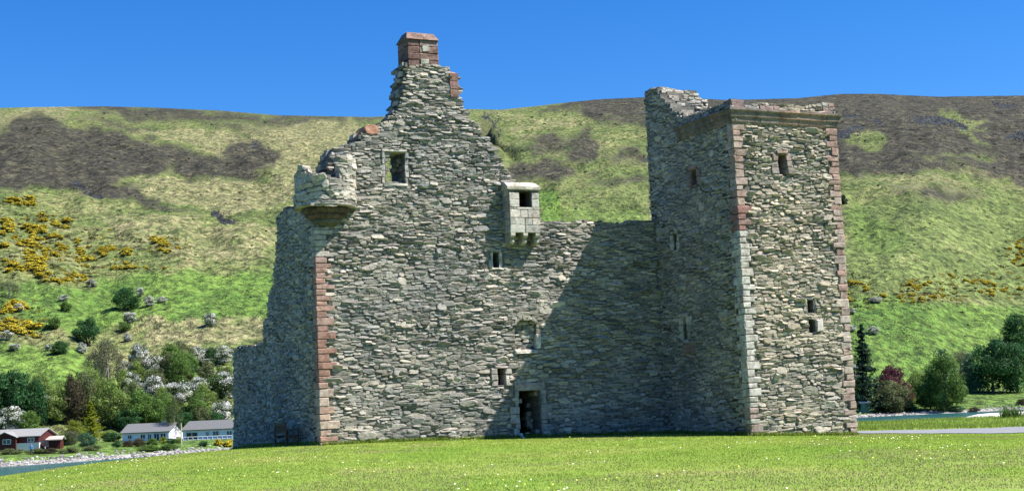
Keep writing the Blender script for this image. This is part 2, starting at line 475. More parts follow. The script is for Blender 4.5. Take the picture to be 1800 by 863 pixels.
STR = [([(180, 215), (290, 230), (420, 235), (480, 210), (620, 212), (660, 230), (640, 330), (500, 300), (420, 300), (380, 275), (280, 250)], .8),
       ([(-100, 190), (100, 188), (150, 200), (60, 204), (30, 225), (-100, 245)], .8), ([(250, 315), (460, 318), (510, 290), (520, 360), (420, 375), (330, 362), (240, 335)], .9),
       ([(150, 360), (330, 380), (480, 390), (490, 470), (330, 470), (200, 430)], .5), ([(250, 560), (490, 560), (480, 605), (260, 610)], .75), ([(880, 190), (1040, 205), (1060, 225), (900, 245)], .4),
       ([(1500, 290), (1640, 296), (1700, 330), (1560, 340)], .4), ([(1560, 420), (1800, 420), (1800, 470), (1560, 480)], .25)]
def layer(L, soft):
    a = np.zeros(len(qx))
    for pl, w in L: a = np.maximum(a, w * soft_poly(qx, qy, pl, soft))
    return a
hea = layer(HEA, 12) * (1 - layer(CLR, 6)); roc = layer(ROC, 4); gr = layer(GRN, 14); stw = layer(STR, 14)
hd_all = np.interp(Ug.ravel(), HU, HD)
gr = np.where(Rg.ravel() < hd_all, .7, gr)
m = MB(); m.add(fv, fq, col=np.stack([hea, gr, stw], -1))
k = NT('hillside')
ac = k.attr('tint').outputs['Color']; sc = k.n('ShaderNodeSeparateColor'); k.l(ac, sc.inputs[0])
rk = k.attr('rock').outputs['Fac']
p = k.coord((1, .8, 1.5))
n0 = k.noise(p, .012, 5, .6); n1 = k.noise(p, .035, 7, .68); n2 = k.noise(p, .16, 6, .72); n3 = k.noise(k.coord((1, .5, 1)), .45, 4, .75)
gmx = k.math('ADD', k.math('MULTIPLY', n1, .55), k.math('MULTIPLY', n2, .45))
grass = k.ramp(gmx, [(.37, (.062, .098, .024)), (.5, (.135, .168, .048)), (.62, (.245, .235, .100))])
lush = k.ramp(gmx, [(.38, (.056, .125, .018)), (.62, (.150, .235, .042))])
straw = k.ramp(n2, [(.36, (.105, .120, .045)), (.5, (.205, .200, .088)), (.64, (.330, .290, .150))])
heath = k.ramp(n2, [(.36, (.020, .021, .013)), (.5, (.050, .047, .031)), (.64, (.105, .098, .056))])
def soft(src, nz, a, b): return k.ramp(k.math('ADD', src, k.math('MULTIPLY', k.math('SUBTRACT', nz, .5), 1.3)), [(a, 0), (b, 1)])
nm = k.math('ADD', k.math('MULTIPLY', n1, .5), k.math('MULTIPLY', n2, .5))
nx_ = k.math('ADD', .5, k.math('MULTIPLY', k.math('SUBTRACT', k.math('ADD', k.math('MULTIPLY', n1, .35), k.math('ADD', k.math('MULTIPLY', n2, .4), k.math('MULTIPLY', n3, .25))), .5), 2.1))
c = k.mix(grass, lush, fac=soft(sc.outputs[1], nm, .35, .75))
stf = soft(k.math('ADD', sc.outputs[2], .10), nm, .38, .66)
c = k.mix(c, straw, fac=k.math('MULTIPLY', stf, .85))
c = k.mix(c, heath, fac=soft(k.math('ADD', sc.outputs[0], 0.02), nx_, .28, .76))
c = k.mix(c, k.ramp(n3, [(.3, (.016, .020, .022)), (.55, (.032, .038, .040)), (.75, (.09, .09, .085))]), fac=soft(rk, nm, .5, .6))
sh = k.ramp(n3, [(.38, .38), (.5, 1.0), (.62, 1.65)])
c = k.mix(c, sh, f=1, blend='MULTIPLY')
# shingle beach just above the water
g = k.n('ShaderNodeNewGeometry'); sp = k.n('ShaderNodeSeparateXYZ'); k.l(g.outputs['Position'], sp.inputs[0])
zz = k.math('ADD', sp.outputs[2], k.math('MULTIPLY', k.math('SUBTRACT', n2, .5), .5))
bf = k.ramp(k.math('MULTIPLY', k.math('ADD', zz, 6), .2), [(.605, 1), (.63, 0)])
bf2 = k.ramp(k.math('MULTIPLY', k.math('ADD', zz, 6), .2), [(.50, 0), (.53, 1)])
beach = k.ramp(k.noise(k.coord(), 1.6, 4, .8), [(.3, (.22, .21, .19)), (.6, (.48, .45, .41))])
c = k.mix(c, beach, fac=bf)
c = k.mix(c, (.10, .10, .06), fac=k.math('MULTIPLY', k.math('SUBTRACT', 1, bf2), 1))
k.col(c)
hgt = k.math('ADD', k.math('MULTIPLY', n1, 3.0), k.math('ADD', k.math('MULTIPLY', n2, 2.2), k.math('MULTIPLY', n3, 1.3)))
k.bump(hgt, 1.7, 1.0)
ho = tag(m.build('hillside', k.m), kind='structure')
ra = ho.data.attributes.new('rock', 'FLOAT', 'POINT'); ra.data.foreach_set('value', roc.astype(np.float32))
ho.data.polygons.foreach_set('use_smooth', [True] * len(ho.data.polygons))

def hit(px, py, d0=200, d1=1300):
    """where the line of sight through a pixel meets the far ground"""
    d = np.arange(d0, d1, 1.0); r_ = ray(px, py)
    X = r_[0] * d; Z = EYE + r_[2] * d; H = far_h(X, d)
    w = np.where(Z <= H)[0]
    if len(w) == 0: return None
    D = d[w[0]]
    return np.array([r_[0] * D, D, float(far_h(np.array([r_[0] * D]), np.array([D]))[0])])
# ---------------------------------------------------------------- castle masonry
PAL = np.array([(.232, .232, .212), (.275, .268, .240), (.190, .196, .186), (.310, .292, .252), (.252, .245, .226), (.35, .335, .30), (.215, .212, .190), (.29, .290, .272)])
PAL = PAL * np.array([1.24, 1.19, 1.14])
PW = np.array([.2, .18, .14, .14, .14, .06, .07, .07]); PW = PW / PW.sum()
RED = np.array([(.33, .165, .12), (.40, .215, .16), (.44, .28, .21), (.37, .20, .15), (.46, .34, .27)])
PALE = np.array([(.42, .40, .34), (.47, .44, .37), (.38, .37, .32), (.45, .40, .33)])

class Frame:
    """a vertical wall plane: u along it, v up (z), w out of it"""
    def __init__(s, O, u, n):
        s.O = np.array([O[0], O[1], 0.0]); s.u = np.asarray(u, float); s.n = np.asarray(n, float)
    def __call__(s, u, v, w):
        u = np.asarray(u, float); v = np.asarray(v, float); w = np.asarray(w, float)
        return s.O + u[..., None] * s.u + w[..., None] * s.n + v[..., None] * np.array([0, 0, 1.0])
    def uv(s, px, py, w=0.0):
        d = ray(px, py); c = np.array([0, 0, EYE])
        t = np.dot(s.O + s.n * w - c, s.n) / np.dot(d, s.n)
        P = c + d * t
        return float(np.dot(P - s.O, s.u)), float(P[2])
    def poly(s, pts, w=0.0): return [s.uv(a, b, w) for a, b in pts]
class Cyl:
    def __init__(s, C, r, n0):
        s.C = np.array([C[0], C[1], 0.0]); s.r = r; s.a0 = math.atan2(n0[1], n0[0])
    def __call__(s, u, v, w):
        u = np.asarray(u, float); v = np.asarray(v, float); w = np.asarray(w, float)
        a = s.a0 + u / s.r
        return np.stack([s.C[0] + np.cos(a) * (s.r + w), s.C[1] + np.sin(a) * (s.r + w), v + 0 * a], -1)

def stones_add(m, fr, cx, cy, W, H, D, cols, rot=None, sq=3.2, jit=.09, back=-.06, n=12, tilt=.35, rings=((1.0, .5), (.93, .88), (.72, 1.0))):
    cx = np.asarray(cx, float); K = len(cx)
    if K == 0: return
    cy = np.asarray(cy, float); W = np.asarray(W, float); H = np.asarray(H, float); D = np.asarray(D, float)
    rot = np.zeros(K) if rot is None else rot
    th = (np.arange(n) + .5) * 2 * math.pi / n
    ct, st = np.cos(th), np.sin(th)
    rr = (np.abs(ct) ** sq + np.abs(st) ** sq) ** (-1 / sq)
    bx = (rr * ct)[None, :] * (1 + jit * (rng.random((K, n)) - .5) * 2)
    by = (rr * st)[None, :] * (1 + jit * 1.6 * (rng.random((K, n)) - .5) * 2)
    tu = (rng.random(K) - .5) * 2 * tilt; tv = (rng.random(K) - .45) * 2 * tilt
    lv = [(1.0, None)] + list(rings)
    vs = []
    cr_, sr_ = np.cos(rot)[:, None], np.sin(rot)[:, None]
    for s_, dk in lv:
        x = bx * s_ * W[:, None] / 2
        y = by * s_ * H[:, None] / 2
        if dk is None: w = np.full((K, n), back)
        else:
            w = D[:, None] * dk * (1 + bx * tu[:, None] + by * tv[:, None]) * (1 + .18 * (rng.random((K, n)) - .5))
        X = cx[:, None] + x * cr_ - y * sr_; Y = cy[:, None] + x * sr_ + y * cr_
        vs.append(fr(X, Y, w))
    cen = fr(cx, cy, D * (1 + .1 * (rng.random(K) - .5)))[:, None, :]
    V = np.concatenate(vs + [cen], 1)               # K, n*L+1, 3
    L = len(lv); per = n * L + 1
    q = []; t = []
    for a in range(L - 1):
        for i in range(n):
            j = (i + 1) % n
            q.append((a * n + i, a * n + j, (a + 1) * n + j, (a + 1) * n + i))
    for i in range(n): t.append(((L - 1) * n + i, (L - 1) * n + (i + 1) % n, per - 1))
    base = (np.arange(K) * per)[:, None, None]
    m.add(V.reshape(-1, 3), (base + np.array(q)[None]).reshape(-1, 4), (base + np.array(t)[None]).reshape(-1, 3), col=np.repeat(cols, per, axis=0))

def rubble(m, fr, umin, umax, vmin, vmax, inside, holes=(), h=.15, w=.42, d=.06, pal=PAL, pw=PW, big=.035, sq=3.6, edge=.04, grow=None, jit=.09, split=.3):
    cx = []; cy = []; W = []; H = []; D = []
    v = vmin; row = 0
    h *= .74; w *= .92; d *= .84
    while v < vmax:
        hh = h * random.uniform(.6, 1.35)
        if grow: hh *= grow(v)
        u = umin - random.random() * .4
        while u < umax:
            ww = w * random.choice((.45, .6, .8, 1.0, 1.2, 1.5)) * random.uniform(.85, 1.15)
            if grow: ww *= grow(v) ** .6
            yo = .10 * math.sin(u * .9 + row * .13) + .07 * math.sin(u * 2.3 + row * .31) + .05 * math.sin(u * 4.1 + row)
            a = u + ww / 2; b = v + hh / 2 + yo
            r = random.random()
            if r < split and hh > .1:
                f = random.uniform(.35, .65)
                cx += [a, a]; cy += [v + yo + hh * f / 2, v + yo + hh * (1 + f) / 2]; W += [ww * random.uniform(.9, 1), ww * random.uniform(.9, 1)]; H += [hh * f, hh * (1 - f)]
                D += [d * random.uniform(.35, 1.3), d * random.uniform(.35, 1.3)]
            elif r > 1 - big:
                cx.append(a); cy.append(b + hh * .3); W.append(ww * 1.25); H.append(hh * 1.9); D.append(d * random.uniform(1.3, 1.9))
            else:
                cx.append(a); cy.append(b); W.append(ww); H.append(hh); D.append(d * random.uniform(.4, 1.35))
            u += ww
        v += hh; row += 1
    cx = np.array(cx); cy = np.array(cy); W = np.array(W); H = np.array(H); D = np.array(D)
    ok = inside(cx, cy) & (cx > umin - .02) & (cx < umax + .02)
    for (a, b, c_, e, *_) in holes:
        ov = (np.minimum(cx + W / 2, b) - np.maximum(cx - W / 2, a) > edge) & (np.minimum(cy + H / 2, e) - np.maximum(cy - H / 2, c_) > edge)
        ok &= ~ov
    cx, cy, W, H, D = cx[ok], cy[ok], W[ok], H[ok], D[ok]
    W = np.minimum(W, 2 * np.maximum(.06, np.minimum(cx - umin, umax - cx)) + .02)
    K = len(cx)
    D = D * (.55 + 1.1 * vnoise(cx * .9 + 5, cy * 1.6, 31)) * (.7 + .6 * rng.random(K))
    c = pal[rng.choice(len(pal), K, p=pw)] * (1 + .6 * (rng.random((K, 1)) - .5))
    stones_add(m, fr, cx, cy, W * 1.05, H * 1.07, D, c, rot=(rng.random(K) - .5) * .2, jit=jit * 1.35, sq=sq, tilt=.5, n=10)

def backing(m, fr, umin, umax, vmin, vmax, inside, T, holes=(), du=.1, dv=.09, col=(.15, .145, .125), w0=0.0, rag=.12):
    """solid wall core built of small cells; holes = (u0,u1,v0,v1,depth) with depth None for right through"""
    us_ = np.arange(umin, umax - 1e-6, (umax - umin) / max(1, round((umax - umin) / du)))
    us_ = np.append(us_, umax)
    vs_ = np.arange(vmin, vmax + dv, dv)
    nu, nv = len(us_) - 1, len(vs_) - 1
    cu_ = (us_[:-1] + us_[1:]) / 2; cv_ = (vs_[:-1] + vs_[1:]) / 2
    CU, CV = np.meshgrid(cu_, cv_)
    sh = (vnoise(CV * 0 + 3.3, CV * 6, 5) - .5) * rag * 2 + (vnoise(CU * 2.2, CV * 7, 8) - .5) * rag
    sv = (vnoise(CU * 2.5, CU * 0, 12) - .5) * rag * 1.4
    ex = inside(CU + sh, CV + sv)
    F = np.zeros_like(CU)
    for (a, b, c_, e, dep) in holes:
        hm = (CU > a) & (CU < b) & (CV > c_) & (CV < e)
        if dep is None: ex &= ~hm
        else: F = np.where(hm, dep, F)
    bd = T + (vnoise(CU * 1.5, CV * 5, 77) - .5) * .35
    verts = []; 
    def qd(a, b, c_, d_): verts.extend((a, b, c_, d_))
    J, I = np.nonzero(ex)
    for j, i in zip(J, I):
        u0, u1, v0, v1 = us_[i], us_[i + 1], vs_[j], vs_[j + 1]
        f = F[j, i]; t = bd[j, i]
        qd((u0, v0, -f), (u1, v0, -f), (u1, v1, -f), (u0, v1, -f))
        qd((u0, v0, -t), (u1, v0, -t), (u1, v1, -t), (u0, v1, -t))
        for dj, di, (p, q_) in ((0, -1, ((u0, v0), (u0, v1))), (0, 1, ((u1, v0), (u1, v1))), (-1, 0, ((u0, v0), (u1, v0))), (1, 0, ((u0, v1), (u1, v1)))):
            jj, ii = j + dj, i + di
            if not (0 <= jj < nv and 0 <= ii < nu) or not ex[jj, ii]: z1 = t
            elif F[jj, ii] > f + 1e-6: z1 = F[jj, ii]
            else: 
                if bd[jj, ii] < t - .001: qd((p[0], p[1], -bd[jj, ii]), (q_[0], q_[1], -bd[jj, ii]), (q_[0], q_[1], -t), (p[0], p[1], -t))
                continue
            qd((p[0], p[1], -f), (q_[0], q_[1], -f), (q_[0], q_[1], -z1), (p[0], p[1], -z1))
    V = np.array(verts); V[:, 2] += w0
    P = fr(V[:, 0], V[:, 1], V[:, 2])
    nf = len(P) // 4
    cc = np.array(col) * (1 + .5 * (rng.random((nf, 1)) - .5))
    m.add(P, np.arange(len(P)).reshape(-1, 4), col=np.repeat(cc, 4, axis=0))
    # slabs showing on the ragged ends and tops
    if rag == 0: return
    e = ex & ~(np.roll(ex, 1, 1) & np.roll(ex, -1, 1) & np.roll(ex, -1, 0))
    J, I = np.nonzero(e & (CV > vmin + .6))
    sel = rng.random(len(J)) < .55
    for j, i in zip(J[sel], I[sel]):
        if F[j, i] > 0: continue
        a = -random.uniform(-.02, max(.05, T - .5)); ln = random.uniform(.25, .6)
        hh = random.uniform(.05, .10); ww = random.uniform(.12, .26)
        u_, v_ = CU[j, i], CV[j, i]
        if u_ - ww < umin or u_ + ww > umax: continue
        cc = PAL[random.randrange(len(PAL))] * random.uniform(.8, 1.2)
        pts = [(u_ + sx * ww * random.uniform(.8, 1.1), v_ + sy * hh, a - ln / 2 + sz * ln / 2 + w0) for sz in (-1, 1) for sx, sy in ((-1, -1), (1, -1), (1, 1), (-1, 1))]
        pts = np.array(pts); pts[:, 2] = np.minimum(pts[:, 2], .05 + w0)
        m.hexa(fr(pts[:, 0], pts[:, 1], pts[:, 2]), col=cc)

def blocks(m, fr, L, pal, bev=.02, jit=.02, pick=None, rough=.017):
    """dressed blocks: (u0,u1,v0,v1,w_back,w_front[,colour])"""
    for b in L:
        u0, u1, v0, v1, w0, w1 = b[:6]
        c = np.array(b[6]) if len(b) > 6 else pal[random.randrange(len(pal))] * random.uniform(.85, 1.15)
        c = (c * .72 + c.mean() * .28) * (.84 if c[0] > c[2] * 1.5 else 1)
        g = .008
        u0 += g; u1 -= g; v0 += g; v1 -= g
        e = min(bev, (u1 - u0) / 3, (v1 - v0) / 3)
        pts = []
        for (w, s_) in ((w0, 0), (w1 - e, 0), (w1, e)):
            for (x, y) in ((u0, v0), (u1, v0), (u1, v1), (u0, v1)):
                sx = s_ if x == u0 else -s_; sy = s_ if y == v0 else -s_
                pts.append((x + sx + random.uniform(-1, 1) * rough, y + sy + random.uniform(-1, 1) * rough, w + (random.uniform(-1, 1) * rough if w != w0 else 0)))
        pts = np.array(pts); P = fr(pts[:, 0], pts[:, 1], pts[:, 2])
        q = [(3, 2, 1, 0), (8, 9, 10, 11)]
        for a in (0, 4):
            for i in range(4): q.append((a + i, a + (i + 1) % 4, a + 4 + (i + 1) % 4, a + 4 + i))
        m.add(P, q, col=c)

def split_blocks(u0, u1, v0, v1, w0, w1, size=.4):
    L = []; u = u0
    while u < u1 - .01:
        e = min(u1, u + size * random.uniform(.7, 1.3))
        if u1 - e < size * .4: e = u1
        L.append((u, e, v0, v1, w0, w1)); u = e
    return L

def jambs(fr, name, u0, u1, v0, v1, pal, parent, w=.16, w1=.07, dep=.35, sill=.12, lintel=.16, ext=.12, label=None, mat='ashlar', n=None):
    """stones round an opening, reaching back into the reveal"""
    m = MB()
    hgt = v1 - v0; nn = n or max(1, int(round(hgt / .28)))
    for side in (0, 1):
        for i in range(nn):
            a = v0 + hgt * i / nn; b = v0 + hgt * (i + 1) / nn
            ww = w * random.uniform(.7, 1.45)
            if side == 0: blocks(m, fr, [(u0 - ww, u0, a, b, -dep, w1 * random.uniform(.4, 1.3))], pal)
            else: blocks(m, fr, [(u1, u1 + ww, a, b, -dep, w1 * random.uniform(.4, 1.3))], pal)
    if lintel: blocks(m, fr, [(u0 - ext, u1 + ext, v1, v1 + lintel, -dep, w1 * 1.2)], pal)
    if sill: blocks(m, fr, [(u0 - ext * .7, u1 + ext * .7, v0 - sill, v0, -dep, w1 * 1.2)], pal)
    o = m.build(name, MAT[mat], parent)
    if label: o['label'] = label
    return o

# frames: front wall from corner A to the tower, side wall running back from A, tower front and side
C3 = at(1322, 768, 56.0)
Bk = None
V_ = -N                                                     # into the castle
F_front = None
def solve_line(P, d, px, py=768):
    r_ = ray(px, py)
    # P + d*k = r*Y
    k_ = (r_[0] * P[1] - P[0]) / (d[0] - r_[0] * d[1])
    return float(k_)
kB = solve_line(C3, V_, 1175, 768)
B3 = C3 + V_ * kB
tA = solve_line(B3, -U, 565, 782)
A3 = B3 - U * tA
kD = solve_line(C3, U, 1505, 768)
D3 = C3 + U * kD
kE = solve_line(A3, V_, 411, 784)
print('A', A3, 'B', B3, 'C', C3, 'D', D3, 'front len', tA, 'tower proj', kB, 'tower w', kD, 'side', kE)
for nm_, P in (('A', A3), ('B', B3), ('C', C3), ('D', D3)):
    print(nm_, [round(float(q_)) for q_ in project(P[0], P[1], 0)], [round(float(q_)) for q_ in project(P[0], P[1], 10)])
FF = Frame(A3, U, N)                 # front wall, u from 0 to tA
SF = Frame(A3, -V_, -U)              # side wall seen from outside: u runs towards the viewer, so negative = back
TF = Frame(C3, U, N)                 # tower front
TS = Frame(C3, -V_, -U)              # tower side, u negative = back
kF = kB + .75

castle = empty('ruined_castle', (float(A3[0]), float(A3[1]), .3))
tag(castle, 'roofless grey rubble stone castle ruin with tall gable and square corner tower on the lawn', 'castle')
GB = -1.0     # walls start below ground
grow = lambda v: 1.0 + .30 * max(0, min(1, (4.5 - v) / 4.0)) - .12 * max(0, min(1, (v - 8) / 4.0))

# --- front wall with the gable
front_px = [(540, 820), (548, 375), (566, 330), (583, 285), (584, 262), (592, 257), (625, 254), (634, 250), (640, 236), (663, 232), (668, 218), (684, 212), (697, 195), (706, 178), (711, 158), (712, 135), (717, 112),
            (772, 110), (777, 118), (789, 119), (791, 132), (806, 133), (808, 184), (814, 190), (822, 198), (822, 208), (834, 214), (842, 226), (846, 238), (858, 246), (866, 262), (872, 276), (884, 288), (890, 300), (899, 306), (902, 326), (938, 332), (942, 388), (952, 390), (975, 389), (1000, 392), (1020, 390), (1055, 392), (1090, 394), (1120, 390), (1160, 392), (1200, 392), (1200, 820)]
fp = FF.poly(front_px)
def in_front(u, v): return in_poly(u, v, fp)
def hole(fr, x0, y0, x1, y1, dep, w=0):
    a = fr.uv(x0, y1, w); b = fr.uv(x1, y0, w); c_ = fr.uv(x0, y0, w); d_ = fr.uv(x1, y1, w)
    return ((a[0] + c_[0]) / 2, (b[0] + d_[0]) / 2, (a[1] + d_[1]) / 2, (b[1] + c_[1]) / 2, dep)
h_win = hole(FF, 676, 268, 711, 323, None)
h_sl1 = hole(FF, 866, 443, 876, 471, 1.2)
h_nic = hole(FF, 906, 562, 944, 614, .34)
h_sl2 = hole(FF, 874, 647, 888, 678, 1.2)
h_door = hole(FF, 912, 686, 951, 780, None)
h_gar = hole(FF, 902, 336, 936, 385, 1.1)
holes_f = [h_win, h_sl1, h_nic, h_sl2, h_door, h_gar]
m = MB()
backing(m, FF, 0.0, tA, GB, 15.6, in_front, 1.5, holes_f)
quA = 0.48
def in_front_st(u, v):
    r_ = in_front(u, v)
    return r_ & ~((u < quA) & (v < FF.uv(553, 402)[1]))
hs_ = [(h_win[0] - .15, h_win[1] + .15, h_win[2] - .05, h_win[3] + .1), (h_sl1[0] - .12, h_sl1[1] + .2, h_sl1[2], h_sl1[3]), (h_nic[0], h_nic[1], h_nic[2], h_nic[3]), (h_gar[0] - .1, h_gar[1] + .1, h_gar[2] - .1, h_gar[3] + .1),
       (h_sl2[0] - .25, h_sl2[1] + .15, h_sl2[2], h_sl2[3] + .1), (h_door[0] - .22, h_door[1] + .3, GB, h_door[3] + .3)]
yl = FF.uv(700, 640)[1]
lowg = lambda v: v < 4.2
rubble(m, FF, 0, tA, GB + .6, 15.5, in_front_st, hs_, h=.135, w=.40, d=.055, grow=grow)
front = m.build('front_wall', MAT['stone'], castle)

# quoins up the left corner: long and short blocks in red and pink sandstone
m = MB(); v = .25 - .5; i = 0; vt = FF.uv(553, 400)[1]
qcols = {}
while v < vt:
    hh = random.uniform(.20, .36) if v < 5.3 else random.uniform(.17, .26)
    if v + hh > vt: hh = vt - v + .01
    if hh < .06: break
    L_ = (.62 if i % 2 else .36) * random.uniform(.85, 1.2); L2 = (.34 if i % 2 else .55) * random.uniform(.9, 1.1)
    f = (v) / vt
    if v < 2.6: c = random.choice([(.47, .33, .25), (.43, .26, .19), (.42, .22, .16), (.46, .30, .22), (.48, .36, .28)])
    elif f < .52: c = random.choice([(.37, .18, .13), (.34, .17, .12), (.42, .24, .18)])
    elif f < .85: c = random.choice([(.40, .20, .15), (.42, .23, .17), (.45, .27, .21)])
    else: c = random.choice([(.46, .40, .33), (.44, .38, .31)])
    w1 = random.uniform(.05, .08)
    # one L-shaped stone = one block that wraps the corner
    P0 = [(-w1, v), (L_, v)]
    blocks(m, FF, [(-w1, L_, v, v + hh, -L2, w1, c)], RED, bev=.025, rough=.012)
    v += hh; i += 1
m.build('quoins', MAT['ashlar'], front)['label'] = 'red and pink sandstone quoins up the left corner'

jambs(FF, 'window', *h_win[:4], PALE, front, w=.17, w1=.07, dep=1.4, sill=.1, lintel=.12, label='open upper gable window showing the hillside')
jambs(FF, 'window', *h_sl1[:4], PALE, front, w=.16, dep=.4, sill=.08, lintel=.1, label='narrow slit under the projecting latrine box')
jambs(FF, 'window', *h_sl2[:4], np.array([(.46, .37, .32), (.45, .40, .35)]), front, w=.2, w1=.09, dep=.5, sill=0, lintel=.1, label='small slit left above the doorway')
# doorway
m = MB(); u0, u1, v0, v1 = h_door[:4]; gy = .3
v = gy - .5; i = 0
while v < v1 - .01:
    hh = min(random.uniform(.16, .36), v1 - v)
    if v1 - v - hh < .1: hh = v1 - v
    blocks(m, FF, [(u0 - random.choice((.18, .3, .42)), u0 + random.uniform(-.02, .03), v, v + hh, -.6, .08 + random.uniform(0, .03))], PALE * .8)
    v += hh
m.build('door_jamb', MAT['ashlar'], front); m = MB()
v = gy - .5
while v < v1 - .01:
    hh = min(random.uniform(.16, .36), v1 - v)
    if v1 - v - hh < .1: hh = v1 - v
    blocks(m, FF, [(u1 + random.uniform(-.03, .02), u1 + random.choice((.25, .38, .5)), v, v + hh, -.6, .08 + random.uniform(0, .03))], PALE * .8)
    v += hh
m.build('door_jamb', MAT['ashlar'], front)
m = MB(); blocks(m, FF, [(u0 - .16, u1 + .22, v1, v1 + .33, -.7, .09, (.44, .35, .29))], PALE, bev=.03); m.build('door_lintel', MAT['ashlar'], front)
# the blocked niche above the door: a pale upright jamb and a protruding sill
m = MB(); u0, u1, v0, v1, _d = h_nic
blocks(m, FF, [(u1 - .06, u1 + .16, v0 + .02, v0 + .62, -.3, .06, (.48, .45, .40)), (u0 - .1, u1 - .05, v0 - .18, v0 - .02, -.3, .14, (.52, .48, .42)), ], PALE, bev=.03, rough=.02)
NF = Frame(A3 - N * .24, U, N)
rubble(m, NF, u0 - .02, u1 + .02, v0 - .1, v1 + .05, lambda a, b: np.ones_like(a, bool), (), h=.14, w=.34, d=.04, pal=PAL * 1.0)
for t in np.linspace(0, math.pi, 9)[1:-1]:
    a = (u0 + u1) / 2 - math.cos(t) * (u1 - u0) * .5; b = v1 - .22 + math.sin(t) * .26
    stones_add(m, FF, [a], [b + .04], [.2], [.13], [.05], PAL[1:2], back=-.3, rot=np.array([math.pi / 2 - t]))
m.build('niche', MAT['ashlar'], front)
# vaulted chamber behind the door, closed so that it is dark
m = MB()
a, b = h_door[0] - 1.2, h_door[1] + 1.5
def bx6(a0, a1, b0, b1, c0, c1): return FF(np.array([a0, a1, a1, a0, a0, a1, a1, a0]), np.array([c0, c0, c0, c0, c1, c1, c1, c1]), np.array([b0, b0, b1, b1, b0, b0, b1, b1]))
m.hexa(bx6(a, b, -5.0, -4.7, -.5, 3.4)); m.hexa(bx6(a - .3, a, -5, -1.35, -.5, 3.4)); m.hexa(bx6(b, b + .3, -5, -1.35, -.5, 3.4)); m.hexa(bx6(a - .3, b + .3, -5, -1.35, 3.4, 3.7))
m.build('vault', m_flat('vault_stone', (.12, .12, .10), .95, .3, 4, .03), castle)

# red stone and pale stones on the shoulder left of the gable
m = MB(); a = FF.uv(641, 235); b = FF.uv(665, 221)
stones_add(m, FF, [(a[0] + b[0]) / 2, FF.uv(646, 242)[0]], [(a[1] + b[1]) / 2, FF.uv(646, 242)[1] - .05], [b[0] - a[0], .3], [b[1] - a[1] + .04, .25], [.05, .05], np.array([(.42, .22, .15), (.33, .32, .28)]), back=-1.0, rings=((1, .6), (.9, 1.0)))
m.build('coping_stone', MAT['ashlar'], front)

# --- chimney stack on top of the gable
ua, va = FF.uv(717, 112); ub, vb = FF.uv(771, 110); vt_ = FF.uv(745, 71)[1]
m = MB()
dch = 1.05
rows_ = 4; hh = (vt_ - va + .1) / rows_
for i in range(rows_):
    v = va - .1 + i * hh
    mid_ = ua + (ub - ua) * random.choice((.38, .45, .6))
    for (a, b) in ((ua, mid_), (mid_, ub)):
        blocks(m, FF, [(a, b, v, v + hh, -dch * .5, .03)], np.array([(.22, .11, .09), (.25, .14, .11), (.20, .105, .09), (.30, .19, .155)]))
        blocks(m, FF, [(a, b, v, v + hh, -dch, -dch * .5 + .005)], np.array([(.27, .13, .10), (.24, .12, .09)]))
blocks(m, FF, [(ua + (ub - ua) * .46, ua + (ub - ua) * .70, vt_ - .5, vt_ - .2, -.2, .06, (.36, .35, .30)), (ua + (ub - ua) * .40, ua + (ub - ua) * .68, va, va + .22, -.2, .05, (.30, .30, .25))], PAL)
chim = m.build('chimney', MAT['ashlar'], castle)
m = MB(); ct_ = FF.uv(742, 56)[1]; o_ = .06
umid = (ua + ub) / 2 + .02
for (a, b) in ((ua - o_, umid), (umid + .015, ub + .02)):
    ia = a + (.16 if a < ua else 0); ib = b - (.10 if b > ub - .01 else 0)
    pts = [(a, vt_, .1), (b, vt_, .1), (b, vt_, -dch - .08), (a, vt_, -dch - .08), (ia, ct_, -.25), (ib, ct_, -.25), (ib, ct_, -dch + .25), (ia, ct_, -dch + .25)]
    pts = np.array(pts); m.hexa(FF(pts[:, 0], pts[:, 1], pts[:, 2]), col=(.20, .135, .11))
m.build('chimney_cap', MAT['ashlar'], chim)
# small red dressed stump right of the chimney
m = MB(); ua2, va2 = FF.uv(790, 172); ub2, vb2 = FF.uv(805, 130)
for i in range(3):
    v = va2 + (vb2 - va2) * i / 3; blocks(m, FF, [(ua2, ub2 - .02, v, v + (vb2 - va2) / 3, -.9, .10 - .01 * i)], np.array([(.31, .15, .12), (.28, .14, .10)]))
pts = np.array([(ua2 - .06, vb2, .04), (ub2 + .03, vb2, .04), (ub2 + .03, vb2, -.95), (ua2 - .06, vb2, -.95), (ua2 + .0, vb2 + .14, -.1), (ub2 - .08, vb2 + .05, -.1), (ub2 - .08, vb2 + .05, -.9), (ua2, vb2 + .14, -.9)])
m.hexa(FF(pts[:, 0], pts[:, 1], pts[:, 2]), col=(.36, .18, .13))
m.build('chimney_stump', MAT['ashlar'], castle)

# --- side wall
side_px = [(575, 820), (575, 366), (500, 366), (487, 379), (486, 440), (481, 500), (472, 520), (470, 556), (464, 566), (462, 604), (411, 612), (411, 820)]
sp_ = SF.poly(side_px)
sp_ = [(min(.0 if a > 520 else 99, q_[0]), q_[1]) for (a, _b), q_ in zip(side_px, sp_)]
sp_ = [(0.05 if a > 520 else q_[0], q_[1]) for (a, _b), q_ in zip(side_px, sp_)]
def in_side(u, v): return in_poly(u, v, sp_)
m = MB(); smin = min(q_[0] for q_ in sp_); stop = max(q_[1] for q_ in sp_)
backing(m, SF, smin, -.004, GB, stop + .2, in_side, 1.4, (), du=.12, dv=.1)
rubble(m, SF, smin, -.01, GB + .6, stop + .1, lambda u, v: in_side(u, v) & ~((u > -.4) & (v < vt)), (), h=.14, w=.42, d=.045, grow=grow)
sidew = m.build('side_wall', MAT['stone'], castle)
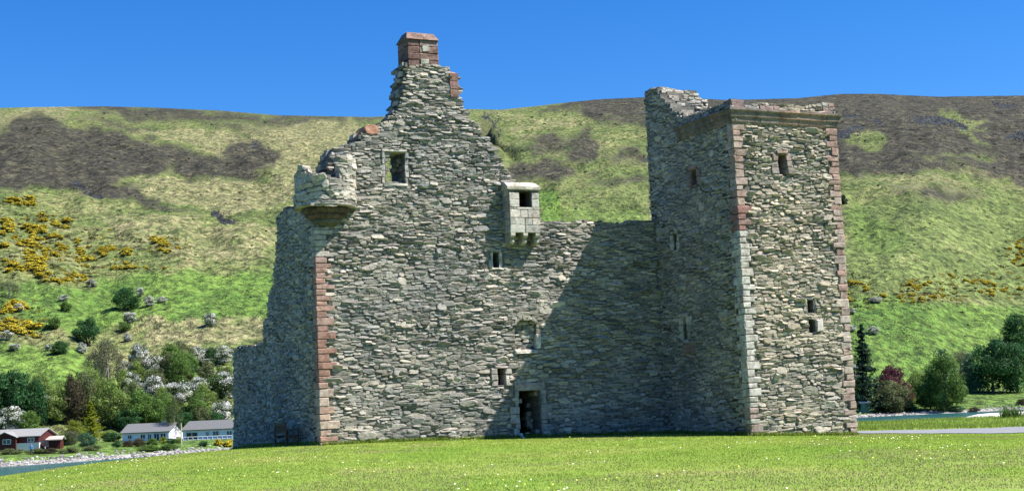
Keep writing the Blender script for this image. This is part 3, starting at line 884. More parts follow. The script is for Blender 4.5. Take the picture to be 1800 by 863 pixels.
# --- rear walls, low
BF = Frame(A3 + V_ * (-smin - 0.02), U, -N)
m = MB()
BF2 = Frame(A3 + V_ * (-smin), U, N)
backing(m, BF2, 1.42, tA + 1, GB, 4.6, lambda u, v: v < 3.2 + .9 * vnoise(u * .8, u * 0, 4) + .3 * vnoise(u * 4, u * 0, 6), 1.2, (), du=.25, dv=.16)
m.build('rear_wall', MAT['stone'], castle)

# --- round turret corbelled out over the left corner
cu_, cw_ = .50, -.15
CX = A3 + U * cu_ + N * cw_
RT = 1.16
CY = Cyl(CX, RT, N)
def lv(px, py, w=.9): return FF.uv(px, py, w)[1]
vb0 = lv(575, 357)
vtop_l = lv(545, 311); vtop_r = lv(605, 277)
def tur_top(u):
    a = np.asarray(u) / RT                  # 0 faces the viewer, positive turns to the right
    x = np.sin(a) * RT
    h = np.where(x < .30, vtop_l - .15, vtop_r - .02)
    h = np.where(x < -.97, vtop_l + .38, h)
    h = np.where((x > -.97) & (x < -.35), vtop_l + .08, h)
    h = np.where((np.abs(a) > 1.7), vtop_l + .3, h)
    return h + .16 * (vnoise(np.asarray(u) * 5, np.asarray(u) * 0, 14) - .5)
m = MB(); um = RT * R(178)
in_t = lambda u, v: v < tur_top(u)
backing(m, CY, -um, um, vb0, vtop_r + .5, in_t, .42, (), du=.1, dv=.08, rag=.05)
rubble(m, CY, -um, um, vb0 + .02, vtop_r + .5, in_t, (), h=.17, w=.42, d=.04, pal=PALE * .93, pw=np.array([.25] * 4), big=.12, split=.12, sq=5)
for u_, v_, s_ in ((-1.45, tur_top(-1.45) + .05, .35), (.75, vtop_r + .05, .4)):
    stones_add(m, CY, [u_], [float(v_)], [s_], [.22], [.04], PALE[:1], back=-.4, rings=((1, .5), (.9, 1)))
# floor inside
an = np.arange(24) * 2 * math.pi / 24
ring = np.stack([CX[0] + np.cos(an) * (RT - .1), CX[1] + np.sin(an) * (RT - .1), np.full(24, vb0 + .2)], -1)
m.add(np.vstack([ring, [[CX[0], CX[1], vb0 + .25]]]), None, [(i, (i + 1) % 24, 24) for i in range(24)], col=(.15, .15, .12))
tur = m.build('turret', MAT['stone'], castle)
m = MB()
def ringb(r, z0, z1, col, r2=None):
    r2 = r if r2 is None else r2
    n_ = 40; a_ = np.arange(n_) * 2 * math.pi / n_
    prof = [(r2, z0), (r, z0 + (z1 - z0) * .55), (r + .01, z1 - .02), (r - .02, z1)]
    V = np.array([[(CX[0] + math.cos(t) * q_, CX[1] + math.sin(t) * q_, z) for t in a_] for q_, z in prof]).reshape(-1, 3)
    V = V + (rng.random(V.shape) - .5) * .014
    qd_ = [(j * n_ + i, j * n_ + (i + 1) % n_, (j + 1) * n_ + (i + 1) % n_, (j + 1) * n_ + i) for j in range(3) for i in range(n_)]
    V = np.vstack([V, [[CX[0], CX[1], z1], [CX[0], CX[1], z0]]])
    tr_ = [(3 * n_ + i, 3 * n_ + (i + 1) % n_, 4 * n_) for i in range(n_)] + [((i + 1) % n_, i, 4 * n_ + 1) for i in range(n_)]
    cc = np.tile(np.array(col), (len(V), 1)) * (1 + .25 * (np.repeat(rng.random((4 * n_ // 4 + 1)), 4)[:4 * n_ + 2, None] if False else 0))
    m.add(V, qd_, tr_, col=cc)
ringb(RT + .07, vb0 - .07, vb0, (.33, .31, .28), RT + .06)
ringb(RT - .22, vb0 - .32, vb0 - .10, (.10, .075, .065), RT - .34)  # lower rings: reddish stone, colour darkened for the shade under the slab
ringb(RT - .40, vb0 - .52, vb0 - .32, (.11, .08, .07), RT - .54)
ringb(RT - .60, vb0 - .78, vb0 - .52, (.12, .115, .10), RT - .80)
m.build('corbel_ring', MAT['ashlar'], tur)

# --- latrine box on stone brackets, corbelled from the front wall
gw = .58
g0 = FF.uv(897, 409, gw); g1 = FF.uv(950, 409, gw); gtop = FF.uv(900, 332, gw)[1]; gridge = FF.uv(915, 320, .1)[1]
gu0, gu1, gv0 = g0[0], g1[0], g0[1]
gh = hole(FF, 912, 335, 934, 365, None, gw)
GF = Frame(A3 + N * gw, U, N)
m = MB()
backing(m, GF, gu0, gu1, gv0, gtop, lambda u, v: np.ones_like(u, bool), gw - .06, [gh], du=.06, dv=.06, rag=0)
m2 = MB()
# back of the recess stays dark because the wall core closes it
L = []
def row(v0, v1, cuts): 
    for a, b in zip(cuts[:-1], cuts[1:]): L.append((a, b, v0, v1, -.1, .03))
w_ = gu1 - gu0; H_ = gtop - gv0
y = [gv0, gv0 + H_ * .18, gv0 + H_ * .34, gh[2] - .09, gh[2] - .09]
row(y[0], y[1], [gu0, gu0 + w_ * .5, gu1]); row(y[1], y[2], [gu0, gu0 + w_ * .16, gu0 + w_ * .50, gu0 + w_ * .74, gu1])
row(y[2], y[3], [gu0, gu0 + w_ * .36, gu0 + w_ * .60, gu1]); 
if y[4] - y[3] > .03: row(y[3], y[4], [gu0, gu0 + w_ * .3, gu1])
row(gh[2] - .09, gh[2], [gu0, gu0 + w_ * .12, gu0 + w_ * .24, gh[1] + .05, gu1])
hv = gtop - gh[2]
for f0, f1 in ((0, .45), (.45, .8), (.8, 1.0)):
    if f1 < 1: L.append((gu0, gh[0], gh[2] + hv * f0, gh[2] + hv * f1, -.1, .03)); L.append((gh[1], gu1, gh[2] + hv * f0, gh[2] + hv * f1, -.1, .03))
L.append((gu0, gu1, gh[3] - .0, gtop, -.1, .035))
blocks(m, GF, L, PALE, bev=.018, rough=.008)
# cheeks
GL = Frame(GF(np.array(gu0), np.array(0), np.array(0)), -V_, -U)
L = []
for i in range(6):
    v0_ = gv0 + H_ * i / 6; L += split_blocks(-gw, -.02, v0_, v0_ + H_ / 6, -.12, .02, .3)
blocks(m, GL, L, PALE * .9, bev=.015)
GR = Frame(GF(np.array(gu1), np.array(0), np.array(0)), V_, U)
blocks(m, GR, [(0.02, gw, gv0, gtop, -.1, .01)], PALE)
lat = m.build('latrine_box', MAT['ashlar'], castle)
lat['label'] = 'pale stone box with a square window, corbelled from the upper wall'
m = MB()
for (a, b) in ((gu0 - .07, gu0 + w_ * .48), (gu0 + w_ * .49, gu1 + .07)):
    for (va0, va1, wa0, wa1) in ((gtop - .02, gtop + .10, .07, .07), (gtop + .10, gridge - .02, .07, -gw + .22)):
        s0 = -gw - .02
        if va0 < gtop: pts = [(a, va0, wa0), (b, va0, wa0), (b, va0, s0), (a, va0, s0), (a, va1, wa1), (b, va1, wa1), (b, va1, s0), (a, va1, s0)]
        else: pts = [(a, va0 + .004, .05), (b, va0 + .004, .05), (b, va0, s0), (a, va0, s0), (a + .03 * (a < gu0), gridge - .06, -gw + .28), (b - .05 * (b > gu1), gridge - .08, -gw + .28), (b - .05 * (b > gu1), gridge, s0), (a + .03 * (a < gu0), gridge, s0)]
        pts = np.array(pts) + (rng.random((8, 3)) - .5) * .012; m.hexa(FF(pts[:, 0], pts[:, 1], pts[:, 2] + gw), col=PALE[1])
m.build('box_roof', MAT['ashlar'], lat)
def rnd_corbel(uc, wd, v1, dep, h, col):
    m = MB()
    for k_, (dd, top) in enumerate(((dep, v1), (dep * .78, v1 - h))):
        n_ = 8; pr = [(0, 0), (0, -h * .98)]
        pr = [(dd * 1.0, top), (dd * 1.0, top - h * .45)] + [(dd - dd * .55 * (1 - math.cos(t)), top - h * .45 - h * .53 * math.sin(t)) for t in np.linspace(0, math.pi / 2, 6)[1:]] + [(-.3, top - h * .98), (-.3, top)]
        P = []
        for uu in (uc - wd / 2, uc + wd / 2):
            P += [(uu, v_, w_2) for w_2, v_ in pr]
        P = np.array(P); n_ = len(pr)
        V = FF(P[:, 0], P[:, 1], P[:, 2]); V = np.vstack([V, V[:n_].mean(0)[None], V[n_:].mean(0)[None]])
        m.add(V, [(i, (i + 1) % n_, n_ + (i + 1) % n_, n_ + i) for i in range(n_)], [(i, (i + 1) % n_, 2 * n_) for i in range(n_)] + [(n_ + i, n_ + (i + 1) % n_, 2 * n_ + 1) for i in range(n_)], col=col)
    return m
for f in (.09, .5, .91):
    rnd_corbel(gu0 + w_ * f, .2, gv0 + .0, gw + .02, .24, (.42, .39, .33)).build('corbel', MAT['ashlar'], lat)

# --- tower
def TSu(px, py): return TS.uv(px, py)
tfront_px = [(1250, 820), (1270, 178), (1285, 178), (1300, 174), (1330, 173), (1342, 177), (1380, 174), (1400, 176), (1420, 180), (1440, 184), (1452, 180), (1475, 183), (1560, 186), (1560, 820)]
tfp = TF.poly(tfront_px)
def in_tf(u, v): return in_poly(u, v, tfp)
h_t1 = hole(TF, 1367, 272, 1380, 307, 1.1); h_t2 = hole(TF, 1418, 525, 1431, 550, 1.1); h_t3 = hole(TF, 1423, 562, 1434, 583, .6)
htf = [h_t1, h_t2, h_t3]
tv_c = TF.uv(1380, 222)[1]
m = MB()
tztop = 13.2
backing(m, TF, 0, kD, GB, tztop, in_tf, 1.2, htf)
qtop = TF.uv(1290, 216)[1]
def tst(u, v): return in_tf(u, v) & ~(((u < .46) | (u > kD - .42)) & (v < qtop))
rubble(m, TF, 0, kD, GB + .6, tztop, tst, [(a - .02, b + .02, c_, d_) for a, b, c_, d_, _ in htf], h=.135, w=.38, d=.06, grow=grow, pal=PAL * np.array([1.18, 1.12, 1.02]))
tower = m.build('tower', MAT['stone'], castle)
tower['label'] = 'square corner tower with sandstone corners, its front face in the sun'
# side face with ruined top
tside_px = [(1400, 820), (1400, 178), (1283, 178), (1262, 186), (1240, 194), (1222, 203), (1205, 209), (1192, 205), (1182, 196), (1172, 182), (1163, 172), (1156, 163), (1146, 158), (1128, 166), (1100, 170), (1100, 820)]
tsp = [(q_[0] if a < 1390 else .05, q_[1]) for (a, _b), q_ in zip(tside_px, TS.poly(tside_px))]
def in_ts(u, v): return in_poly(u, v, tsp)
u_back = TS.uv(1134, 180)[0]
print('u_back', u_back, 'kB', kB)
h_s1 = hole(TS, 1216, 299, 1225, 326, 1.0); h_s2 = hole(TS, 1185, 412, 1191, 440, 1.0); h_s3 = hole(TS, 1202, 557, 1209, 597, 1.0)
hts = [h_s1, h_s2, h_s3]
m = MB()
backing(m, TS, u_back, -.004, GB, 15.8, in_ts, 1.1, hts, du=.09)
rubble(m, TS, u_back, -.01, GB + .6, 15.7, lambda u, v: in_ts(u, v) & ~((u > -.36) & (v < qtop)), [(a - .12, b + .12, c_ - .1, d_ + .1) for a, b, c_, d_, _ in hts], h=.14, w=.38, d=.045, grow=grow)
m.build('tower_side', MAT['stone'], tower)
# far and right faces, with a floor to close the shell
m = MB()
TR = Frame(D3, V_, U)
backing(m, TR, 0.02, -u_back, GB, 12.4, lambda u, v: v < 12.2 + .2 * vnoise(u * 3, u * 0, 3), 1.1, (), du=.2, dv=.14)
TB = Frame(C3 + V_ * (-u_back), -U, -N)
backing(m, TB, -kD, 0, GB, 12.4, lambda u, v: v < 11.9, 1.0, (), du=.2, dv=.14)
P = TF(np.array([.1, kD - .1, kD - .1, .1]), np.full(4, 11.4), np.array([-.1, -.1, u_back + .1, u_back + .1])); m.add(P, [(0, 1, 2, 3)], col=(.12, .12, .1))
rubble(m, TR, .02, -u_back, GB + .6, 12.3, lambda u, v: v < 12.2, (), h=.16, w=.42, d=.05, grow=grow)
m.build('tower_rear', MAT['stone'], tower)
# fragment of higher wall standing at the back of the tower
TC = Frame(C3 + V_ * (-u_back - 1.0), U, N)
cap_px = [(1148, 230), (1150, 160), (1158, 157), (1188, 156), (1195, 160), (1222, 163), (1229, 172), (1243, 176), (1244, 190), (1243, 230)]
cpp = TC.poly(cap_px)
m = MB(); a0 = min(q_[0] for q_ in cpp); a1 = max(q_[0] for q_ in cpp); b1 = max(q_[1] for q_ in cpp)
backing(m, TC, max(0.02, a0), a1, 11.0, b1 + .1, lambda u, v: in_poly(u, v, [(q_[0], q_[1] if i not in (0, 9) else 10) for i, q_ in enumerate(cpp)]), .95, (), du=.09)
rubble(m, TC, max(0.02, a0), a1, 11.2, b1 + .1, lambda u, v: in_poly(u, v, [(q_[0], q_[1] if i not in (0, 9) else 10) for i, q_ in enumerate(cpp)]), (), h=.13, w=.4, d=.06, pal=PAL * 1.15, pw=PW)
m.build('caphouse_wall', MAT['stone'], tower)

# quoins of the tower: left corner (front/side) and right corner
def tquoins(fr, left, nm, vtop, colf):
    m = MB(); v = -.6; i = 0
    while v < vtop:
        hh = min(random.uniform(.20, .34), vtop - v)
        if hh < .08: break
        L_ = (.50 if i % 2 else .32) * random.uniform(.85, 1.25); L2 = (.32 if i % 2 else .5)
        w1 = random.uniform(.05, .085)
        c = colf(v / vtop)
        if left: blocks(m, fr, [(-w1, L_, v, v + hh, -L2, w1, c)], RED, bev=.03, rough=.018)
        else: blocks(m, fr, [(kD - L_, kD + w1, v, v + hh, -L2, w1, c)], RED, bev=.03, rough=.022)
        v += hh; i += 1
    return m.build(nm, MAT['ashlar'], tower)
def cl(f):
    if f < .12: return random.choice([(.46, .32, .26), (.47, .42, .35)])
    if f < .64: return random.choice([(.50, .47, .40), (.46, .43, .37), (.48, .44, .37)])
    if f < .72: return random.choice([(.38, .17, .13), (.36, .19, .15)])
    return random.choice([(.44, .30, .22), (.42, .26, .19), (.46, .33, .26), (.40, .25, .19)])
def crr(f):
    if f < .45: return random.choice([(.46, .33, .27), (.47, .38, .31), (.44, .29, .23)])
    return random.choice([(.44, .26, .20), (.46, .31, .25), (.42, .24, .18), (.48, .36, .29)])
tquoins(TF, True, 'quoins', qtop, cl)['label'] = 'pale and red quoins up the tower corner nearest the viewer'
tquoins(TF, False, 'quoins', qtop, crr)['label'] = 'pink sandstone quoins up the right corner of the tower'

# cornice (two mouldings) and the parapet blocks over it
vc1 = TF.uv(1283, 191)[1]; vc0 = TF.uv(1290, 217)[1]; hc = vc1 - vc0
print('cornice', vc0, vc1)
m = MB()
CC = np.array([(.25, .17, .135), (.22, .18, .155), (.28, .20, .165)])
def prof_band(fr, u0, u1, prof, pal, size=1.0, cap0=0, cap1=0):
    """a moulded course as long stones; prof = [(w,v)..] outer profile; ends mitred by cap0/cap1"""
    u = u0
    while u < u1 - .01:
        e = min(u1, u + size * random.uniform(.8, 1.3))
        if u1 - e < size * .4: e = u1
        P = []
        for (x, first, last) in ((u, u == u0, False), (e, False, e == u1)):
            for w_2, v_ in prof:
                xx = x
                if first and cap0: xx = x - w_2
                if last and cap1: xx = x + w_2
                P.append((xx + (0 if (first or last) else (.004 if x == u else -.004)), v_ + random.uniform(-.006, .006), w_2 + random.uniform(-.008, .008) * (w_2 > 0)))
        P = np.array(P); n_ = len(prof)
        V = fr(P[:, 0], P[:, 1], P[:, 2]); V = np.vstack([V, V[:n_].mean(0)[None], V[n_:].mean(0)[None]])
        m.add(V, [(i, (i + 1) % n_, n_ + (i + 1) % n_, n_ + i) for i in range(n_)], [(i, (i + 1) % n_, 2 * n_) for i in range(n_)] + [(n_ + i, n_ + (i + 1) % n_, 2 * n_ + 1) for i in range(n_)], col=pal[random.randrange(len(pal))] * random.uniform(.85, 1.1))
        u = e
prf = [(-.1, vc0), (.06, vc0), (.10, vc0 + hc * .12), (.13, vc0 + hc * .40), (.17, vc0 + hc * .45), (.19, vc0 + hc * .74), (.26, vc0 + hc * .86), (.26, vc1 - .01), (-.1, vc1)]
prof_band(TF, 0, kD, prf, CC, 1.1, 1, 1)
ucor = TS.uv(1150, 262)[0]
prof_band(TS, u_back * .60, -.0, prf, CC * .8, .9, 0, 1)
m.build('cornice', MAT['ashlar'], tower)
m = MB()
blocks(m, TF, [(-.05, .58, vc1, vc1 + .36, -.5, .07, (.33, .21, .17)), (.60, 1.3, vc1, vc1 + .16, -.4, .08, (.34, .31, .25)), (1.3, 2.0, vc1, vc1 + .18, -.4, .09, (.42, .27, .22)), (2.0, 2.3, vc1, vc1 + .2, -.4, .1, (.40, .25, .19))], RED, bev=.025)
m.build('parapet', MAT['ashlar'], tower)
m = MB()
blocks(m, TF, [(kD - .62, kD + .05, vc1, vc1 + .3, -.5, .08, (.36, .24, .20)), (kD - .28, kD + .04, vc1 + .3, vc1 + .48, -.5, .07, (.38, .23, .18)), (kD - .62, kD - .3, vc1 + .3, vc1 + .5, -.5, .06, (.36, .36, .30))], RED, bev=.025)
m.build('parapet', MAT['ashlar'], tower)
# openings
jambs(TF, 'window', *h_t1[:4], np.array([(.44, .30, .22), (.46, .36, .28)]), tower, w=.26, w1=.12, dep=.4, sill=0, lintel=.14, ext=.1, n=3, label='loop with rounded stones high on the tower front')
m = MB(); u0, u1, v0, v1 = h_t3[:4]
blocks(m, TF, [(u1 - .03, u1 + .3, v0, v1 + .02, -.4, .13, (.50, .44, .40))], PALE, bev=.03, rough=.02); m.build('window', MAT['ashlar'], tower)['label'] = 'square hole beside a pale block low on the tower front'
jambs(TF, 'window', *h_t2[:4], PAL, tower, w=.14, w1=.02, dep=.4, sill=0, lintel=.1, ext=.05)
jambs(TS, 'window', *h_s1[:4], np.array([(.34, .19, .15), (.36, .21, .17)]), tower, w=.28, w1=.08, dep=.4, sill=.06, lintel=.2, ext=.1, n=2, label='slit in a red sandstone surround high on the shaded tower side')
jambs(TS, 'window', *h_s2[:4], PALE, tower, w=.18, w1=.08, dep=.4, sill=.1, lintel=.14, n=2, label='slit in a pale surround halfway up the shaded tower side')
jambs(TS, 'window', *h_s3[:4], PALE * .9, tower, w=.26, w1=.08, dep=.4, sill=.12, lintel=.16, n=3, label='tall slit in a pale surround low on the shaded tower side')
m = MB(); a = TS.uv(1206, 622); b = TS.uv(1222, 604); blocks(m, TS, [(a[0], b[0], a[1], b[1], -.2, .10, (.36, .20, .16)), (a[0] + .1, b[0] + .4, b[1] + .02, b[1] + .14, -.2, .12, (.30, .27, .22))], RED, bev=.03)
m.build('drain_stone', MAT['ashlar'], tower)

# --- two objects by the castle: the garden bench in the shade and a pale boulder by the door
WD = (.13, .09, .055)
def bench():
    e = empty('garden_bench', (0, 0, 0))
    L, Dp, Hs, Hb = 1.55, .52, .43, .92
    m = MB()
    for i in range(5): m.box((0, -Dp / 2 + .05 + i * .105, Hs), (L, .085, .025), col=WD)
    m.build('seat', MAT['wood'], e)
    m = MB()
    m.box((0, Dp / 2, Hb - .05), (L, .04, .11), col=WD); m.box((0, Dp / 2 - .01, Hs + .12), (L, .035, .07), col=WD)
    n_ = 13
    for i in range(n_): m.box((-L / 2 + .1 + i * (L - .2) / (n_ - 1), Dp / 2, (Hs + Hb) / 2 + .03), (.05, .018, Hb - Hs - .18), col=WD)
    m.build('backrest', MAT['wood'], e)
    for sx in (-1, 1):
        m = MB(); m.box((sx * (L / 2 - .03), -.02, Hs + .23), (.065, Dp + .06, .035), col=WD); m.build('armrest', MAT['wood'], e)
        m = MB(); m.box((sx * (L / 2 - .03), -Dp / 2 + .02, (Hs + .22) / 2), (.06, .06, Hs + .22), col=WD); m.build('leg', MAT['wood'], e)
        m = MB(); m.box((sx * (L / 2 - .03), Dp / 2, Hb / 2), (.06, .055, Hb), col=WD); m.build('leg', MAT['wood'], e)
        m = MB(); m.box((sx * (L / 2 - .03), 0, Hs - .05), (.045, Dp, .07), col=WD); m.box((sx * (L / 2 - .03), 0, .14), (.04, Dp, .05), col=WD); m.build('rail', MAT['wood'], e)
    return e
bn = bench()
tag(bn, 'slatted brown wooden garden bench in the shade against the castle side wall', 'bench')
bp = SF(np.array(-3.1), np.array(0.), np.array(.42))
bn.location = (bp[0], bp[1], float(near_h(np.array([bp[0]]), np.array([bp[1]]))[0]) + .0)
bn.rotation_euler[2] = math.atan2(-V_[1], -V_[0]) + math.pi + R(0) 
m = MB()
P = FF.uv(917, 765, .15)
stones_add(m, Frame(FF(np.array(0.), np.array(0.), np.array(.06)), U, N), [P[0], P[0] + .03], [P[1], P[1] - .12], [.13, .17], [.20, .2], [.14, .16], np.array([(.62, .60, .55), (.55, .53, .48)]), back=-.05, rings=((1.05, .4), (.85, .8), (.5, 1)))
tag(m.build('boulder', MAT['rock']), 'small pale stone at the foot of the left jamb of the dark doorway', 'stone')
# ---------------------------------------------------------------- trees
G = {'dark': (.038, .110, .034), 'mid': (.105, .185, .038), 'light': (.185, .260, .062), 'yel': (.20, .25, .03), 'grey': (.13, .14, .075), 'brown': (.085, .075, .040),
     'haw': (.06, .105, .030), 'copper': (.095, .028, .040), 'blue': (.060, .135, .075), 'olive': (.125, .150, .060)}
def leaf_quads(m, P, Nn, size, col, asp=.7):
    """one small folded leaf spray per point"""
    K = len(P)
    a = rng.normal(size=(K, 3)); nn = Nn + rng.normal(size=(K, 3)) * .55; nn /= np.linalg.norm(nn, axis=1)[:, None]
    a = np.cross(nn, a); a /= np.linalg.norm(a, axis=1)[:, None]; b = np.cross(nn, a)
    s = (size * (.6 + .8 * rng.random(K)))[:, None]
    V = np.stack([P - a * s, P + b * s * asp * .6 + nn * s * .15, P + a * s, P - b * s * asp * .6 - nn * s * .1], 1)
    m.add(V.reshape(-1, 3), np.arange(K * 4).reshape(-1, 4), col=np.repeat(col, 4, axis=0))
def crown(m, blobs, n, size, base, var=.35, white=0.0, wcol=(.86, .85, .78), flat=.8):
    """blobs: (x,y,z,r); leaves are laid through the outer shell of each clump"""
    B = np.array(blobs); pr = B[:, 3] ** 2; pr = pr / pr.sum()
    idx = rng.choice(len(B), n, p=pr)
    d = rng.normal(size=(n, 3)); d /= np.linalg.norm(d, axis=1)[:, None]
    r_ = .55 + .5 * rng.random(n) ** .6
    P = B[idx, :3] + d * (B[idx, 3] * r_)[:, None] * np.array([1, 1, flat])
    bt = 1 + var * (rng.random(len(B)) - .5) * 1.2
    c = np.array(base) * (bt[idx] * (1 + var * (rng.random(n) - .5)))[:, None]
    if white:
        wb_ = rng.random(len(B)) < white * 1.1
        ww = wb_[idx] & (rng.random(n) < .75) & (d[:, 2] > -.35)
        ww |= rng.random(n) < white * .18
        c[ww] = np.array(wcol) * (.75 + .35 * rng.random((ww.sum(), 1)))
    leaf_quads(m, P, d, size * np.ones(n), c)
def blobs_round(n, w, h, z0, rmin, rmax, top=1.0):
    L = []
    for _ in range(n):
        while True:
            p = np.array([random.uniform(-1, 1), random.uniform(-1, 1), random.uniform(-1, 1)])
            if .25 < np.dot(p, p) < 1: break
        taper = 1 - .25 * max(0, p[2]) * top
        L.append((p[0] * w / 2 * taper * .8, p[1] * w / 2 * taper * .8, z0 + (h - z0) * (.5 + p[2] * .42), random.uniform(rmin, rmax) * w))
    return L
def limbs(m, blobs, h, r, col=(.11, .09, .07)):
    m.tube((0, 0, -.8), (0, 0, h * .35), r, r * .75, 7, col=col)
    m.tube((0, 0, h * .33), (h * .03, 0, h * .7), r * .75, r * .25, 6, col=col)
    for b in random.sample(blobs, min(9, len(blobs))):
        z = h * random.uniform(.2, .5)
        m.tube((0, 0, z), (b[0] * .8, b[1] * .8, b[2]), r * .4, r * .08, 5, col=col)
PROTO = {}
STAGE = []
def proto(kind, variant=0):
    """unit trees 10 m tall and 10 m wide, scaled on placing"""
    key = (kind, variant)
    if key in PROTO: return PROTO[key]
    random.seed(hash(kind) % 1 + sum(map(ord, kind)) * 13 + variant * 101)
    e = empty('tree', (0, 0, -500)); mt = MB(); mc = MB()
    if kind in ('conifer', 'gold'):
        base = (.018, .050, .028) if kind == 'conifer' else (.22, .26, .02)
        mt.tube((0, 0, -.5), (0, 0, 9.6), .18, .03, 7, col=(.09, .07, .05))
        P = []; Nn = []; 
        for z in np.arange(.9 if kind == 'conifer' else .3, 9.9, .42):
            rad = (1 - z / 10.1) ** .9 * 4.3 * random.uniform(.6, 1.2) + .15
            nb = int(7 + rad * 3)
            for b_ in range(nb):
                a = random.random() * 6.28; rr = rad * random.uniform(.5, 1.15); z_ = z + random.uniform(-.25, .25)
                for f in np.linspace(.12, 1, 8):
                    for _ in range(4):
                        P.append((math.cos(a) * rr * f + random.uniform(-.13, .13), math.sin(a) * rr * f + random.uniform(-.13, .13), z_ - rr * f * .18 + f * f * .22 * rr + random.uniform(-.16, .03))); Nn.append((math.cos(a) * .4, math.sin(a) * .4, .8))
        P = np.array(P); Nn = np.array(Nn)
        leaf_quads(mc, P, Nn, np.full(len(P), .21), np.array(base) * (.7 + .7 * rng.random((len(P), 1))), asp=.5)
    elif kind == 'birch':
        bl = blobs_round(34, 8.5, 9.8, 1.5, .09, .16, 1.3)
        limbs(mt, bl, 10, .2, (.25, .23, .2))
        B = np.array(bl); idx = rng.choice(len(B), 5200)
        d = rng.normal(size=(5200, 3)); d /= np.linalg.norm(d, axis=1)[:, None]
        P = B[idx, :3] + d * B[idx, 3:4] * .9; P[:, 2] -= rng.random(5200) ** 1.5 * 2.2
        c = np.array((.085, .125, .035)) * (.65 + .7 * rng.random((5200, 1)))
        leaf_quads(mc, P, d, np.full(5200, .19), c, .5)
    elif kind == 'bush':
        bl = blobs_round(20, 9.5, 9.5, -2, .16, .27)
        limbs(mt, bl, 6, .3); crown(mc, bl, 3800, .42, G['mid'], .5)
    elif kind == 'gorse':
        bl = blobs_round(16, 9, 9, -3, .16, .26)
        mt.tube((0, 0, -1), (0, 0, 4), .5, .2, 5, col=(.1, .08, .05))
        crown(mc, bl, 1500, .75, (.075, .085, .020), .5, .70 + .2 * (variant % 2), (.74, .60, .06))
    elif kind == 'scrub':
        bl = blobs_round(9, 9, 8, -3, .18, .3)
        mt.tube((0, 0, -1), (0, 0, 4), .4, .2, 5, col=(.1, .08, .05)); crown(mc, bl, 700, .9, (.035, .055, .025), .5)
    else:
        base = G[kind]
        nb = {'dark': 60, 'grey': 46}.get(kind, 48)
        bl = blobs_round(nb, 10, 10, -.9, .095, .18)
        limbs(mt, bl, 10, .3, (.12, .10, .08) if kind != 'grey' else (.2, .18, .16))
        crown(mc, bl, {'grey': 4600}.get(kind, 6800), {'grey': .17, 'haw': .24}.get(kind, .25), base, .6, {'haw': .62}.get(kind, 0))
    t = mt.build('trunk', MAT['bark'], e); c = mc.build('crown', MAT['leaf'], e)
    t.location = (0, 0, 0); c.location = (0, 0, 0)
    PROTO[key] = e
    return e
USED = set()
def place(kind, P, w, h, label, cat='tree', name=None, group=None, variant=0, sink=.02):
    e = proto(kind, variant)
    if (kind, variant) in USED: o = copy_tree(e)
    else: o = e; USED.add((kind, variant))
    o.name = name or {'conifer': 'conifer', 'gold': 'conifer', 'birch': 'birch_tree', 'haw': 'hawthorn', 'bush': 'bush', 'gorse': 'gorse_bush', 'scrub': 'bush'}.get(kind, 'tree')
    o.location = (float(P[0]), float(P[1]), float(P[2]) - h * sink)
    s = w / 10 / (.72 if kind in ('conifer', 'gold') else 1)
    o.scale = (s, s * random.uniform(.85, 1.1), h / 10)
    o.rotation_euler = (0, 0, random.random() * 6.28)
    tag(o, label, cat, group)
    return o
def tpx(kind, px, base, top, wpx, label, **kw):
    P = hit(px, base, 195)
    if P is None: print('no hit', px, base); return
    sc_ = P[1] / FPX
    return place(kind, P, wpx * sc_, max(1.0, (base - top) * sc_ * 1.02), label, **kw)

